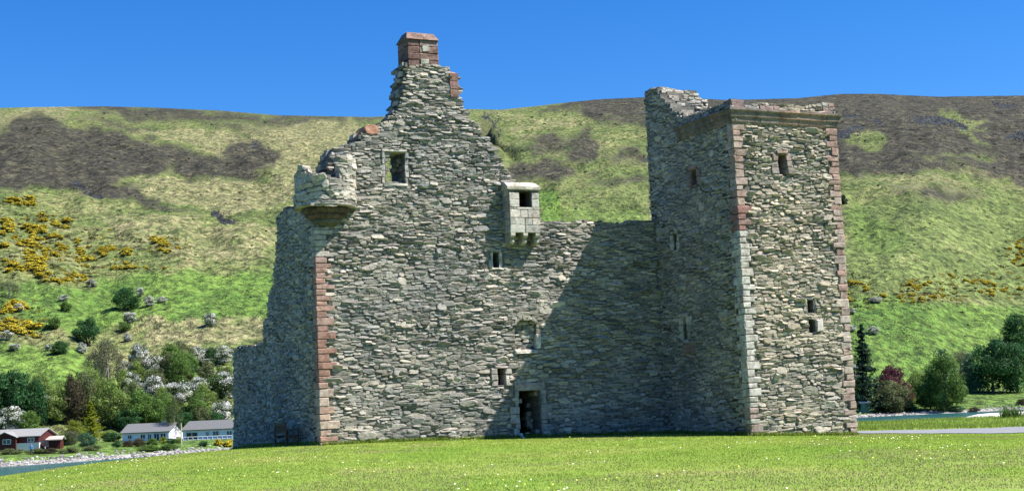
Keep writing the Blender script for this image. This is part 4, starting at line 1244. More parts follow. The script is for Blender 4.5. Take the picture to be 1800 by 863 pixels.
TREES = [
 # left wood, from the shore up the hill: kind, px, base y, top y, width, label
 ('dark', 22, 748, 642, 92, 'big dark green broadleaf tree behind the red wooden bungalow'),
 ('dark', 62, 752, 668, 60, 'dark green broadleaf tree right of the biggest one behind the red bungalow'),
 ('haw', 20, 762, 716, 62, 'white-flecked hawthorn just above the roof of the red bungalow'),
 ('mid', 52, 764, 722, 46, 'round green bush-like tree touching the right roof end of the red bungalow'),
 ('light', 96, 745, 678, 58, 'pale yellow-green tree between the dark tree and the brown tree'),
 ('brown', 128, 748, 652, 46, 'brownish thin-leaved tree near the left end of the wood'),
 ('olive', 150, 745, 648, 50, 'tall olive-green tree just right of the brownish tree'),
 ('gold', 160, 768, 706, 42, 'golden-yellow conifer rising by the shore garden'),
 ('yel', 132, 770, 738, 44, 'bright yellow-green shrub tree left of the golden conifer'),
 ('light', 195, 752, 662, 72, 'tall pale green tree behind the golden conifer'),
 ('mid', 240, 752, 682, 62, 'rounded mid-green tree behind the left end of the white bungalow'),
 ('mid', 272, 750, 700, 50, 'low mid-green tree behind the roof of the white bungalow'),
 ('dark', 222, 756, 716, 60, 'dark tree deep in shade directly behind the ridge of the white bungalow'),
 ('birch', 307, 772, 690, 46, 'drooping willow-like birch between the two white bungalows'),
 ('mid', 345, 748, 690, 48, 'mid-green tree behind the left end of the right-hand bungalow'),
 ('olive', 355, 752, 712, 42, 'small olive tree over the roof of the right-hand bungalow'),
 ('haw', 392, 745, 700, 44, 'white-blossomed hawthorn over the right-hand bungalow beside the castle'),
 ('haw', 395, 700, 655, 56, 'white-blossomed hawthorn touching the low end of the castle side wall'),
 ('dark', 325, 752, 722, 50, 'dark shaded tree behind the gap between the white bungalows'),
 ('dark', 376, 752, 725, 50, 'dark shaded tree behind the right-hand white bungalow'),
 ('light', 160, 705, 645, 66, 'pale green tree at the foot of the open green slope'),
 ('grey', 190, 690, 585, 66, 'grey twiggy half-bare tree standing above the wood'),
 ('grey', 168, 668, 612, 40, 'smaller grey twiggy tree left of the half-bare one'),
 ('haw', 230, 700, 655, 50, 'white hawthorn in the middle of the wood'),
 ('haw', 268, 705, 656, 54, 'white hawthorn thick with blossom right of the middle of the wood'),
 ('haw', 310, 712, 664, 56, 'white-speckled hawthorn above the birch'),
 ('haw', 350, 705, 664, 54, 'broad pale-blossomed hawthorn right of the birch'),
 ('haw', 245, 655, 600, 40, 'white hawthorn on the upper edge of the wood left of the mid-green thicket'),
 ('haw', 272, 668, 618, 52, 'white hawthorn spreading on the upper wood edge'),
 ('haw', 222, 678, 634, 40, 'white hawthorn standing beside the grey twiggy tree'),
 ('mid', 300, 655, 605, 50, 'dense green tree on the upper edge of the wood'),
 ('mid', 328, 662, 618, 46, 'green tree right of the dense one on the upper wood edge'),
 ('dark', 322, 664, 634, 52, 'low dark tree over a shaded hollow in the upper wood'),
 ('haw', 348, 640, 606, 38, 'pale hawthorn high on the upper wood edge'),
 ('dark', 372, 642, 612, 36, 'small dark tree near the castle low wall top'),
 ('haw', 392, 640, 608, 40, 'white hawthorn peeping over beside the castle low wall top'),
 ('haw', 376, 662, 650, 20, 'tiny white hawthorn alone on bright grass near the castle'),
 ('haw', 364, 642, 628, 28, 'small white hawthorn in front of the small dark tree'),
 ('mid', 285, 735, 690, 54, 'green tree in the heart of the wood above the white bungalow roof'),
 ('mid', 205, 735, 690, 56, 'green tree filling the wood left of the white bungalow'),
 ('light', 262, 690, 650, 46, 'pale green tree below the spreading hawthorn'),
 ('olive', 118, 735, 690, 46, 'olive tree low in the wood near the brownish tree'),
 ('mid', 8, 735, 660, 60, 'green tree cut by the left picture edge'),
 ('haw', 80, 735, 688, 36, 'pale speckled hawthorn between the dark tree and the open slope'),
 ('dark', 152, 608, 556, 54, 'round dark green tree alone on the green slope above the wood'),
 ('haw', 144, 622, 600, 22, 'small white hawthorn at the foot of the round lone tree'),
 ('dark', 105, 622, 600, 42, 'low dark spreading tree left of the round lone tree'),
 ('haw', 85, 618, 606, 16, 'tiny white hawthorn at the left end of the low dark tree'),
 ('dark', 220, 546, 500, 54, 'dark rounded tree on the hill beside three white hawthorns'),
 ('haw', 246, 522, 502, 16, 'upright white hawthorn touching the dark rounded hill tree'),
 ('haw', 262, 538, 520, 26, 'white hawthorn right of the dark rounded hill tree'),
 ('haw', 286, 532, 520, 22, 'outermost white hawthorn right of the dark rounded hill tree'),
 ('haw', 228, 568, 545, 26, 'white hawthorn below the dark rounded hill tree'),
 ('mid', 220, 584, 566, 26, 'small green tree below the dark rounded hill tree'),
 ('haw', 224, 600, 584, 16, 'lowest small white hawthorn of the row running down the hill'),
 ('haw', 370, 574, 546, 26, 'white hawthorn standing alone on pale grass near the castle side wall'),
 ('haw', 160, 505, 490, 22, 'white hawthorn below the gorse field'),
 ('haw', 112, 530, 517, 22, 'white-topped hawthorn on the green slope at the left'),
 ('mid', 116, 548, 528, 26, 'green tree under the white-topped hawthorn at the left'),
 ('grey', 16, 525, 492, 50, 'grey leafless scrub tree at the left picture edge'),
 ('haw', 30, 548, 532, 26, 'white hawthorn between gorse patches at the left edge'),
 ('haw', 26, 618, 604, 24, 'white hawthorn below the lowest gorse on the left'),
 ('haw', 12, 600, 582, 24, 'pale hawthorn at the left edge under the gorse'),
 ('bush', 92, 580, 556, 30, 'round green bush right of the low left gorse'),
 # right
 ('conifer', 1524, 724, 570, 72, 'tall dark spruce right of the castle tower'),
 ('copper', 1574, 716, 636, 76, 'copper beech with purple leaves behind the olive tree'),
 ('olive', 1572, 724, 664, 70, 'rounded olive-grey tree in front of the copper beech'),
 ('mid', 1636, 720, 640, 62, 'green tree left of the biggest shore tree on the right'),
 ('light', 1618, 708, 650, 56, 'pale green tree behind the shore trees on the right'),
 ('mid', 1664, 722, 620, 74, 'biggest mid-green tree on the right shore'),
 ('blue', 1660, 705, 612, 60, 'blue-green tree rising behind the biggest shore tree'),
 ('dark', 1746, 690, 592, 92, 'massive dark green tree above the meadow'),
 ('dark', 1788, 690, 590, 72, 'dark green tree at the right picture edge above the meadow'),
 ('dark', 1790, 612, 552, 72, 'dark crown high at the right picture edge behind the others'),
 ('blue', 1712, 690, 618, 46, 'lighter blue-green tree at the left of the massive dark tree'),
 ('grey', 1690, 672, 612, 50, 'greyish tree behind the meadow trees'),
 ('light', 1512, 705, 660, 34, 'yellow-green tree between the tower and the spruce'),
 ('haw', 1508, 700, 640, 26, 'white-blossomed tree touching the tower edge'),
 ('haw', 1497, 582, 570, 24, 'white hawthorn peeping out beside the tower'),
 ('haw', 1498, 552, 540, 16, 'small white hawthorn high beside the tower'),
 ('haw', 1535, 588, 574, 24, 'white hawthorn just above the spruce top'),
 ('haw', 1540, 532, 520, 26, 'white hawthorn at the left end of the right gorse line'),
 ('scrub', 1484, 358, 336, 20, 'dark hill tree beside the upper tower'),
]
for i, (kd, a, b, c_, w_, lab) in enumerate(TREES):
    tpx(kd, a, b, c_, w_, lab, variant=i % (3 if kd in ('haw', 'mid', 'dark') else 1), cat='tree' if kd not in ('bush', 'scrub') else 'bush')
# filler trees of the wood that nothing tells apart
random.seed(5)
for kx, (xa, xb, ya, yb) in enumerate([(0, 410, 715, 752), (0, 130, 700, 740), (175, 410, 660, 720), (215, 410, 640, 665)]):
    for j in range([17, 5, 13, 6][kx]):
        a = random.uniform(xa, xb); b = random.uniform(ya, yb); h_ = random.uniform(32, 55)
        tpx(random.choice(['mid', 'light', 'light', 'olive']), a, b, b - h_, h_ * random.uniform(.8, 1.1), 'mid-green broadleaf tree packed into the wood left of the castle', group='trees packed into the left wood', variant=0)
for j in range(9):
    a = random.uniform(1590, 1690); b = random.uniform(700, 716)
    tpx(random.choice(['mid', 'light', 'blue']), a, b, b - random.uniform(26, 45), 40, 'low green tree among the trunks of the shore trees on the right', group='low trees in the right shore wood')

# gorse
GO = [([(0, 385), (60, 400), (70, 375), (125, 382), (120, 405), (70, 412), (90, 445), (70, 480), (0, 480)], 62, 'yellow flowering gorse bush in the dense patch at the left edge of the hill'),
      ([(70, 405), (160, 420), (240, 440), (235, 455), (180, 450), (150, 468), (90, 450)], 34, 'yellow gorse bush in the long band running right from the dense patch'),
      ([(60, 478), (140, 480), (165, 498), (80, 494)], 16, 'gorse bush in the lower golden strip of the left hill'),
      ([(10, 350), (50, 348), (55, 360), (15, 362)], 6, 'gorse bush in the small isolated group highest on the left'),
      ([(265, 415), (290, 420), (330, 440), (325, 452), (280, 440)], 10, 'brown and yellow gorse bush in the scattered group mid hill'),
      ([(160, 455), (300, 470), (300, 480), (200, 470)], 7, 'stray gorse bush on the straw-coloured slope'),
      ([(0, 530), (50, 535), (60, 548), (0, 550)], 8, 'gorse bush in the narrow group above the low left field'),
      ([(0, 560), (70, 566), (68, 590), (0, 588)], 20, 'gorse bush in the lowest patch at the left edge'),
      ([(1484, 480), (1515, 495), (1530, 515), (1500, 540), (1484, 520)], 12, 'gorse bush right beside the tower'),
      ([(1525, 520), (1560, 515), (1680, 518), (1680, 530), (1540, 530)], 14, 'gorse bush in the low line right of the tower'),
      ([(1590, 488), (1650, 490), (1660, 510), (1595, 515)], 12, 'gorse bush in the cluster above the low line'),
      ([(1660, 480), (1720, 492), (1800, 508), (1800, 522), (1725, 515), (1700, 495)], 24, 'gorse bush in the slanting line towards the right edge'),
      ([(1772, 425), (1800, 420), (1800, 448), (1775, 445)], 8, 'gorse bush in the bright patch at the right edge'),
      ([(1760, 450), (1800, 455), (1800, 470), (1765, 465)], 4, 'single gorse bush under the bright right-edge patch')]
random.seed(9)
for pl, n_, lab in GO:
    xs_ = [q_[0] for q_ in pl]; ys_ = [q_[1] for q_ in pl]; j = 0; tries = 0
    while j < n_ and tries < 4000:
        tries += 1
        a = random.uniform(min(xs_) - 3, max(xs_)); b = random.uniform(min(ys_), max(ys_))
        if not in_poly(np.array([a]), np.array([b]), pl)[0]: continue
        P = hit(a, b + 3, 300)
        if P is None: continue
        sc_ = P[1] / FPX; w_ = random.uniform(9, 19) * sc_ * (1.6 if a < 75 else 1.15 if a < 500 else .85)
        place('gorse', P, w_, w_ * random.uniform(.45, .62), lab, 'gorse', group='gorse bushes: ' + lab.split(' bush ')[1], variant=random.randrange(2), sink=.1)
        j += 1
# low gorse and scrub merging the bushes of the dense patches
m = MB(); gcount = 0
for pl, n_, lab in GO:
    xs_ = [q_[0] for q_ in pl]; ys_ = [q_[1] for q_ in pl]
    for j in range(int(n_ * 3.2)):
        a = random.uniform(min(xs_) - 8, max(xs_) + 8); b = random.uniform(min(ys_) - 3, max(ys_) + 4)
        P = hit(a, b + 2, 300)
        if P is None: continue
        sc_ = P[1] / FPX; r_ = random.uniform(2.0, 4.5) * sc_
        yl = random.random() < .35
        bl = [(P[0] + random.uniform(-1.6, 1.6) * r_, P[1] + random.uniform(-1, 1) * r_, P[2] + r_ * .15, r_ * .8) for _ in range(3)]
        crown(m, bl, 60, r_ * .34, (.30, .22, .03) if yl else random.choice([(.06, .075, .025), (.10, .085, .04), (.075, .085, .03)]), .7, flat=.55)
tag(m.build('low_gorse', MAT['leaf']), 'low brown-green gorse and scrub between the flowering gorse bushes', 'gorse', kind='stuff')
# dark rock outcrops breaking through the heather
m = MB()
for pl, w_ in ROC:
    xs_ = [q_[0] for q_ in pl]; ys_ = [q_[1] for q_ in pl]; ar = (max(xs_) - min(xs_)) * (max(ys_) - min(ys_))
    for j in range(int(ar / 14)):
        a = random.uniform(min(xs_), max(xs_)); b = random.uniform(min(ys_), max(ys_))
        if not in_poly(np.array([a]), np.array([b]), pl)[0]: continue
        P = hit(a, b, 300)
        if P is None: continue
        s = random.uniform(.5, 1.6) * P[1] / FPX * 1.2; g_ = random.uniform(.02, .09); n8 = 6; a_ = np.arange(n8) * 6.283 / n8 + random.random(); V = []
        for z, r_ in ((-1, 1.3), (.3, 1), (.8, .5)): V += [(P[0] + math.cos(t) * r_ * s * random.uniform(.7, 1.4), P[1] + math.sin(t) * r_ * s * random.uniform(.7, 1.2), P[2] + z * s * random.uniform(.7, 1.2)) for t in a_]
        V.append((P[0], P[1], P[2] + s * .8))
        m.add(V, [(j_ * n8 + i, j_ * n8 + (i + 1) % n8, (j_ + 1) * n8 + (i + 1) % n8, (j_ + 1) * n8 + i) for j_ in (0, 1) for i in range(n8)], [(2 * n8 + i, 2 * n8 + (i + 1) % n8, 3 * n8) for i in range(n8)], col=(g_ * 1.05, g_, g_ * .95))
tag(m.build('rock_outcrops', MAT['rock']), 'dark rock outcrops breaking through the heather on the hill', 'rocks', kind='stuff')
# little dark shrubs scattered over the hill
m = MB(); n_ = 0
while n_ < 2600:
    a = random.choice([random.uniform(0, 560), random.uniform(900, 1140), random.uniform(1470, 1800)]); b = random.uniform(200, 600)
    P = hit(a, b, 300)
    if P is None: continue
    sc_ = P[1] / FPX; r_ = (random.uniform(1.2, 3.0) if n_ < 380 else random.uniform(.6, 1.5)) * sc_
    bl = [(P[0] + random.uniform(-1, 1) * r_, P[1] + random.uniform(-1, 1) * r_, P[2] + r_ * .3, r_ * .7) for _ in range(3)]
    crown(m, bl, 30 if n_ < 380 else 10, r_ * .5, (.045, .055, .028) if n_ < 380 else random.choice([(.05, .07, .02), (.09, .10, .035), (.05, .045, .025), (.19, .18, .08)]), .6, flat=.6); n_ += 1
tag(m.build('scrub', MAT['leaf']), 'small dark shrubs dotted over the open hillside', 'scrub', kind='stuff')
# ---------------------------------------------------------------- houses over the water
def bungalow(pxl, pxr, base, eave, ridge, D, yaw, wallc, roofc, depth, label, wins, gable=None, chim=None, name='bungalow', base_col=None):
    PL = at(pxl, base, D); c_, s_ = math.cos(yaw), -math.sin(yaw)
    u = np.array([c_, s_, 0]); n = np.array([s_, -c_, 0])
    if s_ <= 0: n = np.array([s_, -c_, 0])
    rr_ = ray(pxr, base); L = float((rr_[0] * PL[1] - PL[0]) / (u[0] - rr_[0] * u[1]))
    fr = Frame(PL, u, n); z0 = PL[2]; ze = at(pxl, eave, D)[2]; zr = ze + (ridge and (at(pxl, ridge, D + depth / 2)[2] - ze))
    e = empty(name, (PL[0], PL[1], z0)); tag(e, label, 'house')
    def bx(m, a0, a1, b0, b1, w0, w1, col=(.5, .5, .5)):
        m.hexa(fr(np.array([a0, a1, a1, a0, a0, a1, a1, a0]), np.array([b0] * 4 + [b1] * 4), np.array([w1, w1, w0, w0, w1, w1, w0, w0])), col=col)
    m = MB(); bx(m, 0, L, z0 - 1.2, ze, -depth, 0, wallc)
    for uu in (0, L):                            # gable triangles
        o_ = -.0 
        a = .12 if uu else 0
        P = fr(np.array([uu - a, uu - a, uu - a, uu + .12 - a, uu + .12 - a, uu + .12 - a]), np.array([ze, ze, zr, ze, ze, zr]), np.array([0, -depth, -depth / 2] * 2))
        m.add(P, [(0, 1, 4, 3), (1, 2, 5, 4), (2, 0, 3, 5)], [(0, 2, 1), (3, 4, 5)], col=wallc)
    if base_col is not None: bx(m, -.3, L + .3, z0 - 1.2, z0 + .45, .02, .5, base_col)
    m.build('wall', MAT['paint'], e)
    m = MB(); ov = .35; sl = (zr - ze) / (depth / 2)
    for sg in (0, 1):
        w_a = ov if sg == 0 else -depth - ov; w_b = -depth / 2
        za = ze - ov * sl + .04; zb = zr + .04
        P = np.array([(-ov, za, w_a), (L + ov, za, w_a), (L + ov, zb, w_b), (-ov, zb, w_b)])
        V = np.vstack([fr(P[:, 0], P[:, 1], P[:, 2]), fr(P[:, 0], P[:, 1] + .14, P[:, 2])]); m.hexa(V, col=roofc)
    if gable:                                    # front gable over part of the house
        a, b, pj = gable; mid_ = (a + b) / 2; zt = zr - .35
        for x0, x1 in ((a - .25, mid_), (b + .25, mid_)):
            P = np.array([(x0, ze - .1, pj + .3), (x1, zt, pj + .3), (x1, zt, -depth / 2), (x0, ze - .1, -depth / 2)])
            V = np.vstack([fr(P[:, 0], P[:, 1], P[:, 2]), fr(P[:, 0], P[:, 1] + .12, P[:, 2])]); m.hexa(V, col=roofc)
    rf = m.build('roof', MAT['paint'], e)
    if chim is not None:
        m = MB(); bx(m, chim, chim + .7, zr - .5, zr + .5, -depth / 2 - .3, -depth / 2 + .3, (.55, .54, .52)); m.build('chimney', MAT['paint'], rf)
    if gable:
        m = MB(); bx(m, a, b, z0 - 1.2, ze, -.5, pj, wallc)
        P = fr(np.array([a, b, mid_, a, b, mid_]), np.array([ze, ze, zt, ze, ze, zt]), np.array([pj, pj, pj, -1, -1, -1])); m.add(P, [(0, 1, 4, 3), (1, 2, 5, 4), (2, 0, 3, 5)], [(0, 1, 2), (3, 5, 4)], col=wallc)
        m.build('porch', MAT['paint'], e)
    for (f0, f1, g0_, g1_, kind) in wins:
        a, b = f0 * L, f1 * L; c0 = z0 + g0_ * (ze - z0); c1 = z0 + g1_ * (ze - z0)
        w = (gable[2] if gable and a < gable[1] else 0)
        m = MB(); t = .08
        for q_ in ((a, b, c1 - t, c1), (a, b, c0, c0 + t), (a, a + t, c0, c1), (b - t, b, c0, c1), ((a + b) / 2 - .04, (a + b) / 2 + .04, c0, c1)): bx(m, q_[0], q_[1], q_[2], q_[3], w, w + .06, (.75, .75, .74))
        o = m.build('door' if kind == 'd' else 'window', MAT['paint'], e)
        m = MB(); bx(m, a + .04, b - .04, c0 + .04, c1 - .04, w - .02, w + .03); m.build('pane', MAT['glass'], o)
    return e, fr, L
RD_ = (.070, .016, .014)
bungalow(-25, 68, 786, 770, 758, 236, R(5), RD_, (.26, .255, .24), 7, 'dark red wooden bungalow with a front gable by the shore at the left edge',
         [(.36, .52, .25, .80, 'w'), (.79, .92, .38, .86, 'w')], gable=(.22 * 8.8, .62 * 8.8, .8), base_col=(.62, .60, .56))
bungalow(84, 106, 783, 773, 768, 238, R(-8), RD_, (.40, .36, .32), 3.2, 'small dark red garden shed with a shallow roof right of the red bungalow', [], name='garden_shed')[0]['category'] = 'shed'
WH = (.72, .74, .78)
bungalow(215, 297, 780, 761, 747, 264, R(9), WH, (.15, .15, .15), 6.5, 'white bungalow with bright gable end, left of the birch',
         [(.12, .21, .42, .80, 'w'), (.39, .50, .40, .84, 'w'), (.55, .63, .05, .84, 'd'), (.68, .80, .05, .86, 'd'), (.82, .94, .05, .86, 'd')], chim=6.6)
bungalow(322, 432, 780, 756, 742, 262, R(14), WH, (.15, .15, .145), 6.5, 'long white bungalow with grey roof partly hidden by the castle side wall',
         [(.05, .24, .22, .84, 'd'), (.37, .42, .48, .82, 'w'), (.48, .58, .50, .86, 'w'), (.70, .79, .50, .82, 'w')], base_col=(.66, .66, .66))
# green hut beyond the tower
bungalow(1514, 1528, 716, 708, 705, 290, R(0), (.10, .22, .16), (.62, .68, .68), 3, 'pale-roofed green hut half hidden between the tower and the shore trees', [], name='garden_hut')[0]['category'] = 'hut'

def post_rail(pts, h, name, label, cat, col, posts=True, rails=(.45, .95)):
    e = empty(name, pts[0]); tag(e, label, cat)
    m = MB()
    for a, b in zip(pts[:-1], pts[1:]):
        for r_ in rails:
            m.tube((a[0], a[1], a[2] + h * r_), (b[0], b[1], b[2] + h * r_), .045, .045, 5, col=col)
    m.build('rail', MAT['paint'], e)
    for p_ in pts:
        m = MB(); m.tube((p_[0], p_[1], p_[2] - .3), (p_[0], p_[1], p_[2] + h), .06, .05, 6, col=col); m.build('post', MAT['paint'], e)
    return e
pts = [at(x, y, 257) for x, y in zip(np.linspace(322, 408, 11), np.linspace(777.5, 774, 11))]
post_rail(pts, 1.0, 'railing', 'white railing along the terrace of the long white bungalow', 'railing', (.7, .72, .74))
pts = [at(x, y, 248) for x, y in zip(np.linspace(222, 262, 7), np.linspace(784, 782, 7))]
post_rail(pts, .8, 'post_and_rail_fence', 'low dark fence in front of the white bungalow garden', 'fence', (.14, .12, .09))

def pole(px, base, top, D, label, arm=True, col=(.36, .33, .26), r=.13):
    b = at(px, base, D); t = at(px, top, D); e = empty('utility_pole', b); tag(e, label, 'pole')
    m = MB(); m.tube((b[0], b[1], b[2] - .5), (b[0], b[1], t[2]), r, r * .7, 8, col=col); m.build('post', MAT['paint'], e)
    if arm:
        m = MB(); m.box((b[0], b[1], t[2] - .35), (1.1, .12, .1), col=col); m.build('crossarm', MAT['paint'], e)
    m = MB(); m.tube((b[0], b[1], t[2] - .02), (b[0], b[1], t[2] + .12), .12, .02, 8, col=(.2, .2, .2)); m.build('cap', MAT['paint'], e)
pole(319, 791, 744, 235, 'thin pale wooden pole between the two white bungalows', arm=False, col=(.42, .42, .25))
pole(1757, 688, 655, 332, 'pale telegraph pole in front of the massive dark tree above the meadow', col=(.42, .42, .38), arm=False)

# dark car by the shed
def car():
    P = hit(75, 790); e = empty('parked_car', P); tag(e, 'small dark car parked tail-on between the red bungalow and the red shed', 'car')
    x, y, z = P; col = (.015, .016, .02)
    m = MB()
    prof = [(-2.0, .35), (-2.05, .75), (-1.9, .95), (-1.3, 1.02), (-.9, 1.5), (.7, 1.55), (1.45, 1.1), (2.0, .95), (2.05, .4)]
    n_ = len(prof)
    V = []
    for sx, ins in ((-.82, 0), (.82, 0)):
        for a, b in prof: V.append((x + sx * (1 if b < 1.2 else .82), y + a, z + b))
    V += [(x - .7, y, z + .8), (x + .7, y, z + .8)]
    m.add(V, [(i, (i + 1) % n_, n_ + (i + 1) % n_, n_ + i) for i in range(n_)], [(i, (i + 1) % n_, 2 * n_) for i in range(n_)] + [(n_ + i, n_ + (i + 1) % n_, 2 * n_ + 1) for i in range(n_)], col=col)
    m.build('body', MAT['paint'], e)
    m = MB(); m.add([(x - .62, y - 1.29, z + 1.07), (x + .62, y - 1.29, z + 1.07), (x + .55, y - .97, z + 1.45), (x - .55, y - .97, z + 1.45)], [(0, 1, 2, 3)]); m.build('rear_window', MAT['glass'], e)
    m = MB(); m.box((x, y - 2.06, z + .62), (.52, .02, .12), col=(.7, .6, .1)); m.build('number_plate', MAT['paint'], e)
    for sx in (-1, 1):
        m = MB(); m.box((x + sx * .68, y - 2.03, z + .8), (.2, .05, .22), col=(.4, .02, .02)); m.build('tail_light', MAT['paint'], e)
        for sy in (-1.25, 1.25):
            m = MB(); m.tube((x + sx * .66, y + sy, z + .32), (x + sx * .84, y + sy, z + .32), .32, .32, 14, col=(.02, .02, .02)); w_ = m.build('wheel', MAT['paint'], e)
            m = MB(); m.tube((x + sx * .80, y + sy, z + .32), (x + sx * .86, y + sy, z + .32), .18, .18, 10, col=(.35, .35, .36)); m.build('rim', MAT['paint'], w_)
car()
# blue-clad person by the shore
def person(px, base, D0=200):
    P = hit(px, base, D0); x, y, z = P; h = 1.72
    me = bpy.data.meshes.new('person'); 
    J = [(0, 0, .93), (0, 0, 1.18), (0, .01, 1.40), (0, .01, 1.50), (0, 0, 1.60), (0, 0, 1.70),
         (.19, .01, 1.40), (.25, 0, 1.13), (.24, -.06, .88), (.24, -.08, .80), (-.19, .01, 1.40), (-.25, 0, 1.13), (-.22, -.10, .90), (-.21, -.13, .82),
         (.09, 0, .88), (.11, -.02, .48), (.11, .02, .08), (.11, -.12, .03), (-.09, 0, .88), (-.10, -.04, .48), (-.10, .05, .08), (-.10, -.09, .03)]
    E_ = [(0, 1), (1, 2), (2, 3), (3, 4), (4, 5), (2, 6), (6, 7), (7, 8), (8, 9), (2, 10), (10, 11), (11, 12), (12, 13), (0, 14), (14, 15), (15, 16), (16, 17), (0, 18), (18, 19), (19, 20), (20, 21)]
    rad = [.15, .14, .15, .06, .10, .09, .07, .05, .038, .04, .07, .05, .038, .04, .095, .065, .045, .045, .095, .065, .045, .045]
    me.from_pydata(J, E_, []); o = bpy.data.objects.new('person', me); COL.objects.link(o)
    md = o.modifiers.new('skin', 'SKIN'); 
    if not me.skin_vertices: bpy.context.view_layer.objects.active = o
    for i, v in enumerate(me.skin_vertices[0].data if me.skin_vertices else []): v.radius = (rad[i], rad[i] * .8); v.use_root = (i == 0)
    s_ = o.modifiers.new('sub', 'SUBSURF'); s_.levels = 1; s_.render_levels = 2
    k = NT('person_clothes'); g = k.n('ShaderNodeTexCoord'); sp_2 = k.n('ShaderNodeSeparateXYZ'); k.l(g.outputs['Object'], sp_2.inputs[0])
    k.col(k.ramp(k.math('MULTIPLY', sp_2.outputs[2], .5), [(.0, (.05, .05, .06)), (.45, (.06, .09, .16)), (.46, (.12, .26, .50)), (.735, (.12, .26, .50)), (.75, (.45, .28, .2)), (.84, (.45, .28, .2)), (.85, (.1, .06, .04))]))
    for n_ in k.t.nodes:
        if n_.bl_idname == 'ShaderNodeValToRGB': n_.color_ramp.interpolation = 'CONSTANT'
    me.materials.append(k.m)
    o.location = (x, y, z)
    tag(o, 'person in a blue top standing by the shore below the red bungalow', 'person')
    return o
person(55, 800)

# garden shrubs and hedges by the houses
SH = [('bush', 120, 782, 757, 36, 'rounded grey-green garden shrub right of the red shed'), ('grey', 128, 782, 752, 38, 'grey-leaved shrub beside the yellow-green garden tree'), ('blue', 152, 785, 758, 40, 'blue-green feathery shrub by the shore garden'),
      ('dark', 198, 776, 757, 36, 'dark clipped shrub left of the white bungalow'), ('light', 192, 768, 755, 34, 'yellow-green hedge top left of the white bungalow'), ('mid', 76, 770, 752, 28, 'green shrub between the red bungalow and shed'),
      ('copper', 116, 782, 770, 16, 'reddish shrub at the shed corner'), ('brown', 225, 785, 772, 26, 'brown shrub before the white bungalow left end'), ('brown', 245, 785, 768, 26, 'rust-coloured shrub before the white bungalow'),
      ('mid', 268, 784, 769, 26, 'green shrub before the white bungalow right part'), ('yel', 287, 780, 766, 18, 'bright yellow shrub at the right corner of the white bungalow'), ('dark', 301, 780, 768, 18, 'dark shrub between the bungalows'), ('light', 313, 779, 766, 18, 'pale green bush at the foot of the thin pole'),
      ('mid', 262, 792, 782, 44, 'low green hedge above the shingle'), ('mid', 296, 790, 780, 44, 'low green hedge continuing right above the shingle'), ('dark', 205, 786, 775, 20, 'small dark shrub beside the driveway'), ('olive', 20, 798, 786, 50, 'low olive scrub under the red bungalow'), ('olive', 62, 798, 786, 46, 'low olive scrub below the car'),
      ('olive', 120, 796, 784, 44, 'low olive scrub left of the shore driveway'), ('brown', 88, 797, 787, 30, 'brown scrub on the bank below the shed'), ('olive', 160, 792, 782, 40, 'low scrub on the bank right of the driveway hedge'),
      ('dark', 358, 785, 775, 20, 'dark shrub in front of the long white bungalow terrace'), ('dark', 1520, 722, 710, 24, 'clipped dark hedge by the green hut'), ('dark', 1550, 722, 711, 34, 'dark hedge under the olive tree'), ('dark', 1600, 722, 708, 30, 'dark shrub in the shade of the shore trees'),
      ('dark', 1682, 724, 712, 30, 'dark bush on the bank where the meadow starts'), ('brown', 1712, 724, 714, 24, 'brownish bush on the bank under the meadow'), ('brown', 1796, 712, 700, 24, 'brown bush on the bank at the right picture edge')]
for i, (kd, a, b, c_, w_, lab) in enumerate(SH): tpx(kd, a, b, c_, w_, lab, cat='shrub', name='shrub', variant=0, sink=.06)
for (a, b, w_) in ((386, 784, 22), (400, 785, 22)):
    P = hit(a, b, 200); sc_ = P[1] / FPX; place('gorse', P, w_ * sc_, 14 * sc_, 'orange-flowered garden gorse bush beside the castle low wall', 'gorse', group='two orange-flowered bushes by the castle wall', variant=0)

# rocks along the far beach
m = MB(); random.seed(3)
def rock(P, s, col):
    n_ = 7; a_ = np.arange(n_) * 6.283 / n_; V = []
    for z, r_ in ((-.4, 1), (.25, .95), (.6, .5)):
        V += [(P[0] + math.cos(t) * r_ * s * random.uniform(.75, 1.2), P[1] + math.sin(t) * r_ * s * .8 * random.uniform(.75, 1.2), P[2] + z * s * random.uniform(.8, 1.2)) for t in a_]
    V.append((P[0], P[1], P[2] + .7 * s))
    m.add(V, [(j * n_ + i, j * n_ + (i + 1) % n_, (j + 1) * n_ + (i + 1) % n_, (j + 1) * n_ + i) for j in (0, 1) for i in range(n_)], [(2 * n_ + i, 2 * n_ + (i + 1) % n_, 3 * n_) for i in range(n_)], col=col)
for i in range(800):
    u_ = random.choice([random.uniform(-.40, -.19), random.uniform(-.40, -.19), random.uniform(.22, .40)]); s0 = float(np.interp(u_, SU, SD))
    r_ = s0 + random.uniform(0, 3.5) + random.random() ** 3 * 6
    x = u_ * r_; z = float(far_h(np.array([x]), np.array([r_]))[0]); g_ = random.uniform(.12, .42)
    rock((x, r_, z), random.uniform(.10, .36), (g_, g_ * .96, g_ * .9))
tag(m.build('beach_stones', MAT['rock']), 'pale stones scattered along the far shingle beach', 'stones', kind='stuff')

